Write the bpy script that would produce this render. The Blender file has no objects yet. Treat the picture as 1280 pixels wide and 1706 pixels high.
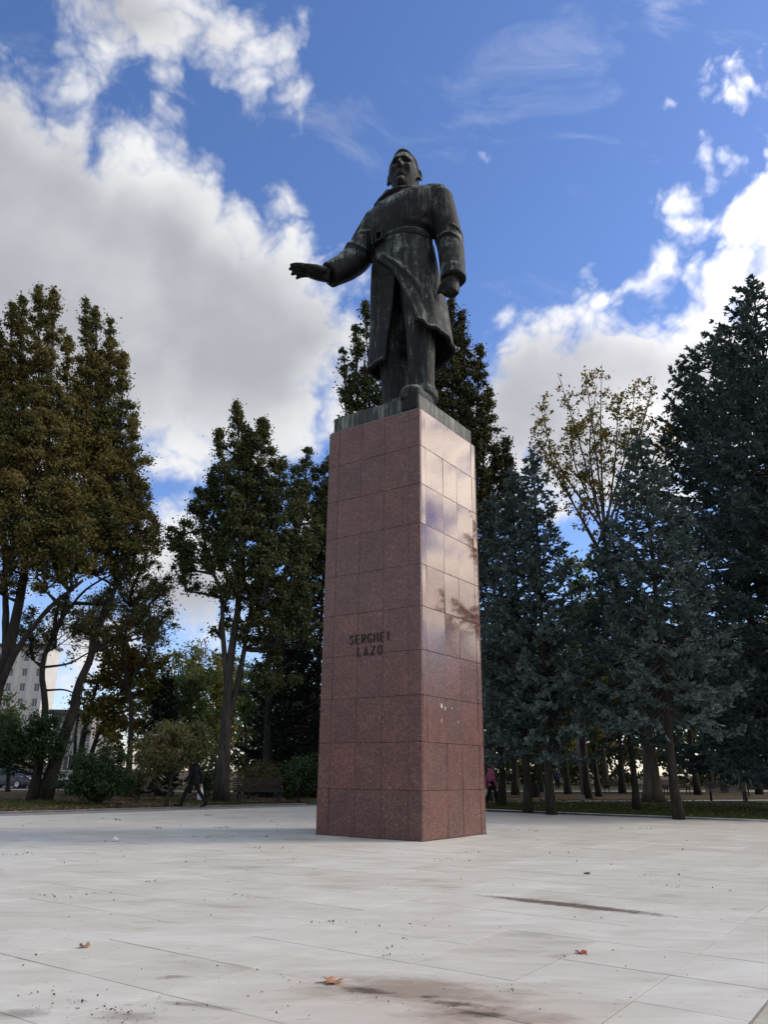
import bpy, bmesh, math, random, os
import numpy as np
from mathutils import Vector, Matrix, noise as mnoise

# ------------------------------------------------------------------ values for light and sky
EXPO = 0.12
SUN_E = 1.4
SKY_S = 0.15
SKY_SAT = 1.12
SKY_TINT = (1.06, 1.01, 1.18, 1)
GLOW = 8.0
CLOUD_DARK = (0.42, 0.43, 0.475, 1)
CLOUD_LIGHT = (0.84, 0.845, 0.86, 1)
# cloud masses in view: direction (through these photo pixels), half width, half height, tilt
CLOUDS = [
    (40, 355, 225, 215, 0), (230, 430, 200, 195, -30), (95, 235, 140, 110, -35), (20, 280, 200, 150, 0), (60, 560, 300, 170, 0), (330, 560, 280, 230, 0), (370, 440, 100, 120, -35),
    (505, 570, 130, 120, 0), (430, 650, 190, 120, 0), (320, 715, 125, 60, 0), (-20, 160, 90, 60, 0), (580, 640, 90, 100, 0),
    (260, 25, 150, 95, 0), (355, 58, 125, 80, -20), (40, 760, 150, 120, 0),
    (1230, 150, 72, 48, 25), (1108, 190, 18, 24, 0), (1285, 355, 135, 88, 20), (1225, 435, 110, 70, 0), (1300, 440, 130, 110, 0),
    (960, 650, 210, 130, 0), (1080, 615, 240, 130, 0), (900, 700, 150, 140, 0), (1210, 610, 190, 150, 0), (860, 650, 80, 90, 0), (1010, 760, 200, 130, 0),
    (1020, 495, 30, 16, 0), (1060, 460, 60, 18, 20),
    (320, 980, 130, 130, 0), (380, 930, 65, 65, 0), (520, 880, 60, 60, 0), (150, 1060, 200, 70, 0), (485, 342, 24, 18, -40), (777, 300, 10, 24, 15), (784, 250, 8, 14, 10),
    (1160, 370, 50, 35, 0),
]
CLOUDS_OUT = [(57, 19, 13, 7), (70, 25, 11, 7), (80, 22, 15, 9), (66, 13, 11, 5), (92, 14, 12, 7), (70, 38, 12, 9), (246, 18, 16, 9), (262, 24, 12, 8)]  # unseen clouds; the pair behind the camera added to grey the front face's reflection

# ------------------------------------------------------------------ camera, sky, sun, exposure
scene = bpy.context.scene
C = scene.collection
CAM_H = 1.25
PITCH, ROLL = math.radians(18.67), math.radians(0.60)
FPX, CXP, CYP = 1282.0, 640.0, 853.0            # lens in pixels of the 1280 x 1706 photograph
cam_data = bpy.data.cameras.new('camera')
cam = bpy.data.objects.new('camera', cam_data)
C.objects.link(cam)
cam.location = (0, 0, CAM_H)
cam.rotation_mode = 'XYZ'
cam.matrix_world = (Matrix.Translation((0, 0, CAM_H)) @ Matrix.Rotation(math.pi / 2 + PITCH, 4, 'X')
                    @ Matrix.Rotation(ROLL, 4, 'Z'))
cam_data.sensor_fit = 'VERTICAL'
cam_data.sensor_height = 24.0
cam_data.sensor_width = 18.0
cam_data.lens = FPX / 1706.0 * 24.0
cam_data.clip_start = 0.1
cam_data.clip_end = 3000.0
scene.camera = cam

def ray(u, v):
    """world direction through pixel (u, v) of the 1280 x 1706 photograph"""
    a, b = u - CXP, v - CYP
    cr, sr = math.cos(ROLL), math.sin(ROLL)
    x, y = (a * cr + b * sr) / FPX, -(-a * sr + b * cr) / FPX
    cp, sp = math.cos(PITCH), math.sin(PITCH)
    return np.array([x, cp - sp * y, sp + cp * y])

def ground(u, v, z=0.0):
    d = ray(u, v)
    t = (z - CAM_H) / d[2]
    return np.array([d[0] * t, d[1] * t, z])

def at(u, v, Y):
    d = ray(u, v)
    return np.array([0, 0, CAM_H]) + d * (Y / d[1])

scene.view_settings.view_transform = 'Standard'
scene.view_settings.look = 'None'
scene.view_settings.gamma = 1.0
scene.view_settings.exposure = EXPO
scene.view_settings.use_curve_mapping = False

SUN_AZ, SUN_EL = math.radians(80.0), math.radians(38.0)      # azimuth clockwise from the view direction (+Y)
SUN_DIR = Vector((math.sin(SUN_AZ) * math.cos(SUN_EL), math.cos(SUN_AZ) * math.cos(SUN_EL), math.sin(SUN_EL)))
sun_data = bpy.data.lights.new('sun', 'SUN')
sun_data.energy = SUN_E
sun_data.angle = math.radians(14.0)
sun_data.color = (1.0, 0.93, 0.84)
sun = bpy.data.objects.new('sun', sun_data)
C.objects.link(sun)
sun.rotation_euler = (-SUN_DIR).to_track_quat('-Z', 'Y').to_euler()

world = bpy.data.worlds.new('World')
scene.world = world
world.use_nodes = True

def build_sky():
    nt = world.node_tree
    nt.nodes.clear()
    N, L = nt.nodes, nt.links
    out = N.new('ShaderNodeOutputWorld')
    tc = N.new('ShaderNodeTexCoord')
    d = tc.outputs['Generated']
    sky = N.new('ShaderNodeTexSky')
    sky.sky_type = 'NISHITA'
    sky.sun_disc = False
    sky.sun_elevation = SUN_EL
    sky.sun_rotation = SUN_AZ
    sky.altitude = 100
    sky.air_density = 1.0
    sky.dust_density = 0.4
    sky.ozone_density = 2.5

    def math_(op, a, b=None, c=None, clamp=False):
        n = N.new('ShaderNodeMath'); n.operation = op; n.use_clamp = clamp
        for i, v in enumerate((a, b, c)):
            if v is None: continue
            if isinstance(v, (int, float)): n.inputs[i].default_value = v
            else: L.new(v, n.inputs[i])
        return n.outputs[0]

    def noise(vec, scale, detail, rough, dist=0.0):
        n = N.new('ShaderNodeTexNoise')
        n.inputs['Scale'].default_value = scale; n.inputs['Detail'].default_value = detail
        n.inputs['Roughness'].default_value = rough; n.inputs['Distortion'].default_value = dist
        L.new(vec, n.inputs['Vector'])
        return n.outputs['Fac']

    def ramp(x, a, b, lo=0.0, hi=1.0):
        n = N.new('ShaderNodeMapRange'); n.interpolation_type = 'SMOOTHSTEP'
        n.inputs['From Min'].default_value = a; n.inputs['From Max'].default_value = b
        n.inputs['To Min'].default_value = lo; n.inputs['To Max'].default_value = hi
        L.new(x, n.inputs['Value'])
        return n.outputs['Result']

    # cloud masses: direction, half width and half height (degrees), tilt, weight
    def blob(u, v, w, h, rot=0.0):
        c = Vector(ray(u, v)).normalized()
        return c, w / FPX, h / FPX, rot
    def blob_dir(az, el, w, h, rot=0.0):
        az, el = math.radians(az), math.radians(el)
        return Vector((math.sin(az) * math.cos(el), math.cos(az) * math.cos(el), math.sin(el))), math.radians(w), math.radians(h), rot
    blobs = [blob(*b) for b in CLOUDS] + [blob_dir(*b) for b in CLOUDS_OUT]
    # warp the directions a little so that the masses get ragged, billowing outlines
    nz = N.new('ShaderNodeTexNoise')
    nz.inputs['Scale'].default_value = 5.0; nz.inputs['Detail'].default_value = 5.0; nz.inputs['Roughness'].default_value = 0.55
    L.new(d, nz.inputs['Vector'])
    sub = N.new('ShaderNodeVectorMath'); sub.operation = 'SUBTRACT'
    L.new(nz.outputs['Color'], sub.inputs[0]); sub.inputs[1].default_value = (0.5, 0.5, 0.5)
    mad = N.new('ShaderNodeVectorMath'); mad.operation = 'MULTIPLY_ADD'
    L.new(sub.outputs[0], mad.inputs[0]); mad.inputs[1].default_value = (0.13, 0.13, 0.13); L.new(d, mad.inputs[2])
    wd = mad.outputs[0]
    field = None
    for c, w, h, rot in blobs:
        zc = -c
        xax = Vector((0, 0, 1)).cross(zc).normalized()
        yax = zc.cross(xax)
        m = Matrix((xax, yax, zc)).transposed() @ Matrix.Rotation(math.radians(rot), 3, 'Z')
        mp = N.new('ShaderNodeMapping'); mp.vector_type = 'TEXTURE'
        mp.inputs['Location'].default_value = c
        mp.inputs['Rotation'].default_value = m.to_euler()
        mp.inputs['Scale'].default_value = (w, h, 0.6)
        L.new(wd, mp.inputs['Vector'])
        ln = N.new('ShaderNodeVectorMath'); ln.operation = 'LENGTH'
        L.new(mp.outputs[0], ln.inputs[0])
        f = math_('MULTIPLY', math_('SUBTRACT', 1.0, ln.outputs['Value']), max(min(w, h) / 0.105, 0.28))
        if field is None: field = f
        else: field = math_('SMOOTH_MAX', field, f, 0.12)
    # the rest of the sky carries clouds of the same kind
    fwd = Vector((0, math.cos(PITCH), math.sin(PITCH)))
    dt = N.new('ShaderNodeVectorMath'); dt.operation = 'DOT_PRODUCT'
    L.new(d, dt.inputs[0]); dt.inputs[1].default_value = fwd
    outside = ramp(dt.outputs['Value'], 0.70, 0.55, 0.0, 1.0)
    big = noise(d, 2.3, 3.0, 0.5)
    f_out = math_('SUBTRACT', math_('MULTIPLY', math_('SUBTRACT', big, 0.44), 5.0), math_('MULTIPLY', math_('SUBTRACT', 1.0, outside), 4.0))
    field = math_('MAXIMUM', field, f_out)
    fine = noise(d, 8.0, 11.0, 0.60, 0.08)
    vo = N.new('ShaderNodeTexVoronoi'); vo.feature = 'F1'; vo.inputs['Scale'].default_value = 15.0; vo.inputs['Detail'].default_value = 3.0; vo.inputs['Roughness'].default_value = 0.55
    L.new(wd, vo.inputs['Vector'])
    puff = math_('MULTIPLY', math_('SUBTRACT', 0.98, vo.outputs['Distance']), 0.70)
    dens_in = math_('ADD', math_('ADD', field, puff), math_('MULTIPLY', math_('SUBTRACT', fine, 0.52), 1.25))
    dens = ramp(dens_in, -0.08, 0.55)
    # thin high wisps
    mpw = N.new('ShaderNodeMapping'); mpw.inputs['Scale'].default_value = (3.0, 9.0, 5.0); mpw.inputs['Rotation'].default_value = (0.3, 0.4, 0.9)
    L.new(d, mpw.inputs['Vector'])
    wis = noise(mpw.outputs[0], 1.6, 8.0, 0.62, 0.6)
    wisp = ramp(wis, 0.54, 0.82, 0.0, 0.22)
    cover = math_('MAXIMUM', dens, wisp)
    # light and shade in the cloud body: relief towards the sun, thick parts greyer
    offs = N.new('ShaderNodeVectorMath'); offs.operation = 'ADD'
    L.new(d, offs.inputs[0]); offs.inputs[1].default_value = tuple(SUN_DIR * 0.035)
    soft1 = noise(d, 5.0, 5.0, 0.45, 0.2)
    soft2 = noise(offs.outputs[0], 5.0, 5.0, 0.45, 0.2)
    relief = math_('MULTIPLY', math_('SUBTRACT', soft1, soft2), 1.3)
    thick = ramp(math_('ADD', field, math_('MULTIPLY', math_('SUBTRACT', soft1, 0.5), 1.2)), 0.12, 1.0)
    lum = math_('ADD', math_('SUBTRACT', 1.0, math_('MULTIPLY', thick, 0.62)), relief, clamp=False)
    lum = ramp(lum, 0.20, 1.12, 0.0, 1.0)
    mix = N.new('ShaderNodeMix'); mix.data_type = 'RGBA'
    L.new(lum, mix.inputs['Factor'])
    mix.inputs['A'].default_value = CLOUD_DARK
    mix.inputs['B'].default_value = CLOUD_LIGHT
    # cloud droplets scatter forwards: clouds near the sun glow
    ds = N.new('ShaderNodeVectorMath'); ds.operation = 'DOT_PRODUCT'
    L.new(d, ds.inputs[0]); ds.inputs[1].default_value = SUN_DIR
    glow = math_('MULTIPLY', math_('POWER', math_('MAXIMUM', ds.outputs['Value'], 0.0), 7.0), GLOW)
    warm = N.new('ShaderNodeMix'); warm.data_type = 'RGBA'; warm.blend_type = 'MULTIPLY'
    L.new(math_('MINIMUM', math_('MULTIPLY', glow, 0.35), 1.0), warm.inputs['Factor'])
    L.new(mix.outputs['Result'], warm.inputs['A']); warm.inputs['B'].default_value = (1.0, 0.86, 0.72, 1)
    bg1 = N.new('ShaderNodeBackground'); bg1.inputs['Strength'].default_value = SKY_S
    hs = N.new('ShaderNodeHueSaturation'); hs.inputs['Saturation'].default_value = SKY_SAT
    L.new(sky.outputs[0], hs.inputs['Color'])
    tn = N.new('ShaderNodeMix'); tn.data_type = 'RGBA'; tn.blend_type = 'MULTIPLY'; tn.inputs['Factor'].default_value = 1.0
    L.new(hs.outputs[0], tn.inputs['A']); tn.inputs['B'].default_value = SKY_TINT
    L.new(tn.outputs['Result'], bg1.inputs['Color'])
    bg2 = N.new('ShaderNodeBackground')
    L.new(warm.outputs['Result'], bg2.inputs['Color'])
    L.new(math_('ADD', 1.0, glow), bg2.inputs['Strength'])
    ms = N.new('ShaderNodeMixShader')
    L.new(cover, ms.inputs['Fac']); L.new(bg1.outputs[0], ms.inputs[1]); L.new(bg2.outputs[0], ms.inputs[2])
    L.new(ms.outputs[0], out.inputs['Surface'])
    world.cycles.sampling_method = 'MANUAL'
    world.cycles.sample_map_resolution = 512

build_sky()

# ------------------------------------------------------------------ helpers
rng = np.random.default_rng(7)

def mesh_arrays(name, V, quads=None, tris=None, smooth=False, mat=None):
    """one mesh from arrays of vertices, quads and triangles"""
    me = bpy.data.meshes.new(name)
    V = np.asarray(V, np.float32)
    nq = 0 if quads is None else len(quads)
    nt = 0 if tris is None else len(tris)
    me.vertices.add(len(V)); me.vertices.foreach_set('co', V.ravel())
    loops = []
    starts = []
    if nq: loops.append(np.asarray(quads, np.int32).ravel()); starts.append(np.arange(nq) * 4)
    if nt: loops.append(np.asarray(tris, np.int32).ravel()); starts.append(nq * 4 + np.arange(nt) * 3)
    loops = np.concatenate(loops)
    me.loops.add(len(loops)); me.loops.foreach_set('vertex_index', loops)
    me.polygons.add(nq + nt)
    me.polygons.foreach_set('loop_start', np.concatenate(starts).astype(np.int32))
    me.polygons.foreach_set('use_smooth', np.full(nq + nt, bool(smooth)))
    me.update(calc_edges=True)
    me.validate()
    if mat: me.materials.append(mat)
    return me

def link(name, data, parent=None, loc=None, kind=None):
    o = bpy.data.objects.new(name, data)
    C.objects.link(o)
    if parent is not None: o.parent = parent
    if loc is not None: o.location = loc
    if kind: o['kind'] = kind
    return o

def tag(o, label, cat, group=None):
    o['label'] = label; o['category'] = cat
    if group: o['group'] = group
    return o

def empty(name, loc, label, cat, rotz=0.0, group=None):
    o = link(name, None, None, loc)
    o.rotation_euler = (0, 0, rotz)
    o.empty_display_size = 0.2
    return tag(o, label, cat, group)

class Geo:
    """collects boxes, tubes and rings, then becomes one mesh object"""
    def __init__(self): self.v = []; self.q = []; self.t = []; self.n = 0
    def add(self, V, q=None, t=None):
        V = np.asarray(V, float).reshape(-1, 3)
        if q is not None and len(q): self.q.append(np.asarray(q, int) + self.n)
        if t is not None and len(t): self.t.append(np.asarray(t, int) + self.n)
        self.v.append(V); self.n += len(V)
    def box(self, c, s, R=None, bevel=0.0):
        c = np.asarray(c, float); h = np.asarray(s, float) / 2
        if bevel <= 0:
            V = np.array([[x, y, z] for x in (-1, 1) for y in (-1, 1) for z in (-1, 1)]) * h
            q = [[0, 1, 3, 2], [4, 6, 7, 5], [0, 4, 5, 1], [2, 3, 7, 6], [0, 2, 6, 4], [1, 5, 7, 3]]
            t = None
        else:
            b = min(bevel, h.min() * 0.9)
            V = []; idx = {}
            for sx_ in (-1, 1):
                for sy_ in (-1, 1):
                    for sz_ in (-1, 1):
                        for a in range(3):
                            p = np.array([sx_, sy_, sz_]) * (h - b); p[a] += (sx_, sy_, sz_)[a] * b
                            idx[(sx_, sy_, sz_, a)] = len(V); V.append(p)
            q = []; t = []
            for a in range(3):
                o1, o2 = (a + 1) % 3, (a + 2) % 3
                for s_ in (-1, 1):
                    ring = []
                    for u, w in ((-1, -1), (1, -1), (1, 1), (-1, 1)):
                        k = [0, 0, 0]; k[a] = s_; k[o1] = u; k[o2] = w
                        ring.append(idx[(*k, a)])
                    q.append(ring if s_ > 0 else ring[::-1])
                for u in (-1, 1):
                    for w in (-1, 1):
                        k0 = [0, 0, 0]; k0[a] = -1; k0[o1] = u; k0[o2] = w
                        k1 = list(k0); k1[a] = 1
                        f = [idx[(*k0, o1)], idx[(*k1, o1)], idx[(*k1, o2)], idx[(*k0, o2)]]
                        q.append(f if u * w < 0 else f[::-1])
            for sx_ in (-1, 1):
                for sy_ in (-1, 1):
                    for sz_ in (-1, 1):
                        f = [idx[(sx_, sy_, sz_, a)] for a in range(3)]
                        t.append(f if sx_ * sy_ * sz_ > 0 else f[::-1])
            V = np.array(V)
        if R is not None: V = V @ np.asarray(R).T
        self.add(V + c, q, t)
    def loft(self, rings, cap=True):
        k = len(rings); m = len(rings[0])
        V = np.concatenate([np.asarray(r, float) for r in rings])
        i = np.arange(k - 1)[:, None] * m; j = np.arange(m)[None, :]; j2 = (j + 1) % m
        q = np.stack([i + j, i + j2, i + m + j2, i + m + j], -1).reshape(-1, 4)
        t = []
        if cap:
            V = np.concatenate([V, [np.mean(rings[0], 0)], [np.mean(rings[-1], 0)]])
            for a in range(m):
                b = (a + 1) % m
                t.append([k * m, b, a]); t.append([k * m + 1, (k - 1) * m + a, (k - 1) * m + b])
        self.add(V, q, t)
    def tube(self, pts, rad, sides=8, cap=True, flat=None):
        """rings of radius rad along pts; flat = (axis, factor) squeezes each ring along an axis"""
        pts = np.asarray(pts, float); rad = np.broadcast_to(np.asarray(rad, float), (len(pts),))
        tan = np.gradient(pts, axis=0); tan /= np.linalg.norm(tan, axis=1)[:, None] + 1e-9
        ref = np.array([0.0, 0, 1]) if abs(tan[0, 2]) < 0.9 else np.array([1.0, 0, 0])
        rings = []
        for p, t_, r in zip(pts, tan, rad):
            u = ref - t_ * (ref @ t_); u /= np.linalg.norm(u) + 1e-9; ref = u
            w = np.cross(t_, u)
            a = np.arange(sides) * 2 * np.pi / sides
            off = (np.cos(a)[:, None] * u + np.sin(a)[:, None] * w) * r
            if flat is not None:
                ax = np.asarray(flat[0], float); ax /= np.linalg.norm(ax)
                off = off - np.outer(off @ ax, ax) * (1 - flat[1])
            rings.append(p + off)
        self.loft(rings, cap)
    def ball(self, c, r, nu=12, nv=8):
        c = np.asarray(c, float); r = np.broadcast_to(np.asarray(r, float), (3,))
        rings = []
        for i in range(1, nv):
            th = np.pi * i / nv
            a = np.arange(nu) * 2 * np.pi / nu
            rings.append(c + np.stack([np.cos(a) * np.sin(th), np.sin(a) * np.sin(th), np.full(nu, -np.cos(th))], -1) * r)
        k = len(rings); V = np.concatenate(rings + [[c + (0, 0, -r[2])], [c + (0, 0, r[2])]])
        i = np.arange(k - 1)[:, None] * nu; j = np.arange(nu)[None, :]; j2 = (j + 1) % nu
        q = np.stack([i + j, i + j2, i + nu + j2, i + nu + j], -1).reshape(-1, 4)
        t = []
        for a in range(nu):
            b = (a + 1) % nu
            t.append([k * nu, b, a]); t.append([k * nu + 1, (k - 1) * nu + a, (k - 1) * nu + b])
        self.add(V, q, t)
    def mesh(self, name, mat=None, smooth=False):
        return mesh_arrays(name, np.concatenate(self.v), np.concatenate(self.q) if self.q else None,
                           np.concatenate(self.t) if self.t else None, smooth, mat)
    def obj(self, name, mat=None, parent=None, smooth=False, kind=None, loc=None):
        return link(name, self.mesh(name, mat, smooth), parent, loc, kind)

def spline(pts, n):
    pts = np.asarray(pts, float)
    t = np.linspace(0, len(pts) - 1, n)
    i = np.clip(t.astype(int), 0, len(pts) - 2); f = (t - i)[:, None]
    P = np.concatenate([[2 * pts[0] - pts[1]], pts, [2 * pts[-1] - pts[-2]]])
    p0, p1, p2, p3 = P[i], P[i + 1], P[i + 2], P[i + 3]
    return 0.5 * (2 * p1 + (p2 - p0) * f + (2 * p0 - 5 * p1 + 4 * p2 - p3) * f ** 2 + (3 * p1 - p0 - 3 * p2 + p3) * f ** 3)

def remeshed(geo, voxel, smooth_iters=2, disp=None):
    """fuses a Geo's overlapping closed shells into one continuous surface"""
    me = geo.mesh('raw')
    o = link('raw', me)
    m = o.modifiers.new('r', 'REMESH'); m.mode = 'VOXEL'; m.voxel_size = voxel; m.use_smooth_shade = True
    if smooth_iters:
        s = o.modifiers.new('s', 'SMOOTH'); s.iterations = smooth_iters; s.factor = 0.5
    dg = bpy.context.evaluated_depsgraph_get()
    res = bpy.data.meshes.new_from_object(o.evaluated_get(dg))
    bpy.data.objects.remove(o); bpy.data.meshes.remove(me)
    return res

def rotz(a):
    c, s = math.cos(a), math.sin(a)
    return np.array([[c, -s, 0], [s, c, 0], [0, 0, 1]])

# --- node materials
def new_mat(name):
    m = bpy.data.materials.new(name); m.use_nodes = True
    nt = m.node_tree
    return m, nt.nodes, nt.links, nt.nodes['Principled BSDF']

def nd(N, kind, **kw):
    n = N.new(kind)
    for k, v in kw.items():
        if k.startswith('i_'): n.inputs[k[2:].replace('_', ' ')].default_value = v
        else: setattr(n, k, v)
    return n

def ramp_node(N, stops, interp='LINEAR'):
    n = N.new('ShaderNodeValToRGB'); cr = n.color_ramp; cr.interpolation = interp
    while len(cr.elements) > 1: cr.elements.remove(cr.elements[-1])
    for i, (p, c) in enumerate(stops):
        e = cr.elements[0] if i == 0 else cr.elements.new(p)
        e.position = p; e.color = (*c, 1)
    return n

def simple_mat(name, col, rough=0.6, metal=0.0, var=0.25, scale=6.0, bump=0.0, spec=0.5):
    m, N, L, b = new_mat(name)
    tc = nd(N, 'ShaderNodeTexCoord')
    nz = nd(N, 'ShaderNodeTexNoise', i_Scale=scale, i_Detail=6.0, i_Roughness=0.6)
    L.new(tc.outputs['Object'], nz.inputs['Vector'])
    r = ramp_node(N, [(0.3, tuple(c * (1 - var) for c in col)), (0.7, tuple(min(1, c * (1 + var)) for c in col))])
    L.new(nz.outputs['Fac'], r.inputs[0]); L.new(r.outputs[0], b.inputs['Base Color'])
    b.inputs['Roughness'].default_value = rough; b.inputs['Metallic'].default_value = metal
    b.inputs['Specular IOR Level'].default_value = spec
    if bump:
        bp = nd(N, 'ShaderNodeBump', i_Strength=bump, i_Distance=0.02)
        L.new(nz.outputs['Fac'], bp.inputs['Height']); L.new(bp.outputs[0], b.inputs['Normal'])
    return m

# ------------------------------------------------------------------ plan of the place
PANG = math.radians(34.9)
PD1 = np.array([-math.cos(PANG), math.sin(PANG), 0.0])      # along the inscribed face, to the photo's left
PD2 = np.array([math.sin(PANG), math.cos(PANG), 0.0])       # along the right-hand face, away from the viewer
PN = np.array([0.7935, 15.8478, 0.0])                       # near corner of the pedestal
PED_W, PED_H = 2.62, 9.12
PC = PN + (PD1 + PD2) * PED_W / 2
LSIGN = -1.0
HEAD_YAW, HEAD_PITCH = 21.0, 4.0
AX_A, AX_B = PD2, -PD1                                       # paving axes: a runs away, b runs to the right
def AB(a, b, z=0.0): return AX_A * a + AX_B * b + np.array([0, 0, z])
R_AB = np.stack([AX_B, AX_A, [0, 0, 1]], 1)                  # box axes: x = b, y = a

# ------------------------------------------------------------------ materials of the setting
def paving_mat():
    m, N, L, b = new_mat('pale_stone_paving')
    ge = nd(N, 'ShaderNodeNewGeometry'); oi = nd(N, 'ShaderNodeObjectInfo')
    pos = ge.outputs['Position']
    def mth(op, a, c, clamp=False):
        n = nd(N, 'ShaderNodeMath', operation=op, use_clamp=clamp)
        for i, v in enumerate((a, c)):
            if isinstance(v, (int, float)): n.inputs[i].default_value = v
            else: L.new(v, n.inputs[i])
        return n.outputs[0]
    def noise(scale, detail, rough, mapscale=(1, 1, 1), rot=0.0, dist=0.0, shift=0.0):
        mp = nd(N, 'ShaderNodeMapping'); mp.inputs['Scale'].default_value = mapscale; mp.inputs['Rotation'].default_value = (0, 0, rot)
        mp.inputs['Location'].default_value = (shift, shift, 0)
        L.new(pos, mp.inputs['Vector'])
        n = nd(N, 'ShaderNodeTexNoise', i_Scale=scale, i_Detail=detail, i_Roughness=rough, i_Distortion=dist)
        L.new(mp.outputs[0], n.inputs['Vector']); return n.outputs['Fac']
    veins = noise(2.2, 9.0, 0.62, (0.55, 1.7, 1.0), 0.61, 0.8)
    cloud = noise(0.55, 6.0, 0.6)
    grain = noise(38.0, 4.0, 0.7)
    pits = noise(9.0, 8.0, 0.72, (0.7, 1.6, 1.0), 0.61, 0.3, 3.0)
    base = ramp_node(N, [(0.34, (0.415, 0.39, 0.325)), (0.46, (0.53, 0.505, 0.435)), (0.58, (0.575, 0.56, 0.495)), (0.72, (0.65, 0.64, 0.58))])
    isl = nd(N, 'ShaderNodeMath', operation='ADD'); L.new(ge.outputs['Random Per Island'], isl.inputs[0]); L.new(oi.outputs['Random'], isl.inputs[1])
    fr = nd(N, 'ShaderNodeMath', operation='FRACT'); L.new(isl.outputs[0], fr.inputs[0])
    v = mth('ADD', mth('MULTIPLY', veins, 0.80), mth('MULTIPLY', cloud, 0.30))
    v = mth('ADD', v, mth('MULTIPLY', mth('SUBTRACT', fr.outputs[0], 0.5), 0.14))
    v = mth('ADD', v, mth('MULTIPLY', mth('SUBTRACT', grain, 0.5), 0.12))
    L.new(v, base.inputs[0])
    # dark pits and scuffs, sparse
    pm = nd(N, 'ShaderNodeMapRange'); pm.inputs['From Min'].default_value = 0.585; pm.inputs['From Max'].default_value = 0.70
    L.new(pits, pm.inputs['Value'])
    mx = nd(N, 'ShaderNodeMix', data_type='RGBA'); L.new(mth('MULTIPLY', pm.outputs[0], 0.50), mx.inputs['Factor'])
    L.new(base.outputs[0], mx.inputs['A']); mx.inputs['B'].default_value = (0.20, 0.165, 0.13, 1)
    # brown dirt washed over the near slabs and a long smear on the right
    def blot(c, ang, rx, ry, edge=1.0):
        mp = nd(N, 'ShaderNodeMapping', vector_type='TEXTURE')
        mp.inputs['Location'].default_value = (c[0], c[1], 0); mp.inputs['Rotation'].default_value = (0, 0, ang); mp.inputs['Scale'].default_value = (rx, ry, 1.0)
        L.new(pos, mp.inputs['Vector'])
        ln = nd(N, 'ShaderNodeVectorMath', operation='LENGTH'); L.new(mp.outputs[0], ln.inputs[0])
        return mth('SUBTRACT', 1.0, ln.outputs['Value'], True)
    sm = noise(3.2, 10.0, 0.68, (1.0, 1.9, 1.0), 0.61, 0.6, 7.0)
    fine = noise(10.0, 8.0, 0.72, (1, 1.5, 1), 0.2, 0.3, 2.0)
    def dirt(fields, lo, hi, nz_):
        f = fields[0]
        for o in fields[1:]: f = mth('MAXIMUM', f, o)
        s = mth('ADD', mth('MULTIPLY', f, 0.8), mth('MULTIPLY', mth('SUBTRACT', nz_, 0.5), 1.5))
        r = nd(N, 'ShaderNodeMapRange'); r.inputs['From Min'].default_value = lo; r.inputs['From Max'].default_value = hi
        L.new(mth('MULTIPLY', s, mth('MINIMUM', mth('MULTIPLY', f, 5.0), 1.0)), r.inputs['Value']); return r.outputs[0]
    near = dirt([blot(ground(640, 1655), -0.35, 0.75, 0.24), blot(ground(800, 1690), -0.2, 0.70, 0.30), blot(ground(690, 1650), -0.2, 1.0, 0.5)], 0.16, 0.62, sm)
    near2 = dirt([blot(ground(612, 1650), -0.35, 0.34, 0.13), blot(ground(712, 1660), -0.2, 0.13, 0.07), blot(ground(760, 1672), -0.3, 0.30, 0.10), blot(ground(800, 1690), -0.2, 0.30, 0.10)], 0.30, 0.62, fine)
    smear = dirt([blot((ground(820, 1494) + ground(1100, 1524)) / 2, -0.62, 1.30, 0.19)], 0.06, 0.42, fine)
    sc = dirt([blot(ground(30, 1690), 0, 0.3, 0.16), blot(ground(200, 1693), 0, 0.34, 0.14), blot(ground(330, 1675), -0.3, 0.4, 0.08), blot(ground(285, 1628), 0.3, 0.25, 0.09), blot(ground(930, 1356), 0.1, 2.2, 0.35), blot(ground(890, 1361), 0, 1.2, 0.22)], 0.30, 0.7, sm)
    warm = blot(ground(760, 1690), -0.3, 1.5, 0.9)
    m1 = nd(N, 'ShaderNodeMix', data_type='RGBA'); L.new(mth('MULTIPLY', warm, 0.75, True), m1.inputs['Factor']); L.new(mx.outputs['Result'], m1.inputs['A']); m1.inputs['B'].default_value = (0.50, 0.43, 0.36, 1)
    cur = m1.outputs['Result']
    for f, a, col in ((near, 0.66, (0.21, 0.145, 0.095, 1)), (near2, 0.88, (0.085, 0.065, 0.045, 1)), (smear, 0.95, (0.13, 0.095, 0.072, 1)), (sc, 0.6, (0.16, 0.13, 0.105, 1))):
        k = nd(N, 'ShaderNodeMix', data_type='RGBA'); L.new(mth('MULTIPLY', f, a, True), k.inputs['Factor']); L.new(cur, k.inputs['A']); k.inputs['B'].default_value = col
        cur = k.outputs['Result']
    L.new(cur, b.inputs['Base Color'])
    rr = nd(N, 'ShaderNodeMapRange'); rr.inputs['To Min'].default_value = 0.38; rr.inputs['To Max'].default_value = 0.62
    L.new(pits, rr.inputs['Value']); L.new(rr.outputs[0], b.inputs['Roughness'])
    b.inputs['Specular IOR Level'].default_value = 0.35
    bp = nd(N, 'ShaderNodeBump', i_Strength=0.25, i_Distance=0.006)
    L.new(pits, bp.inputs['Height']); L.new(bp.outputs[0], b.inputs['Normal'])
    return m

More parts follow.
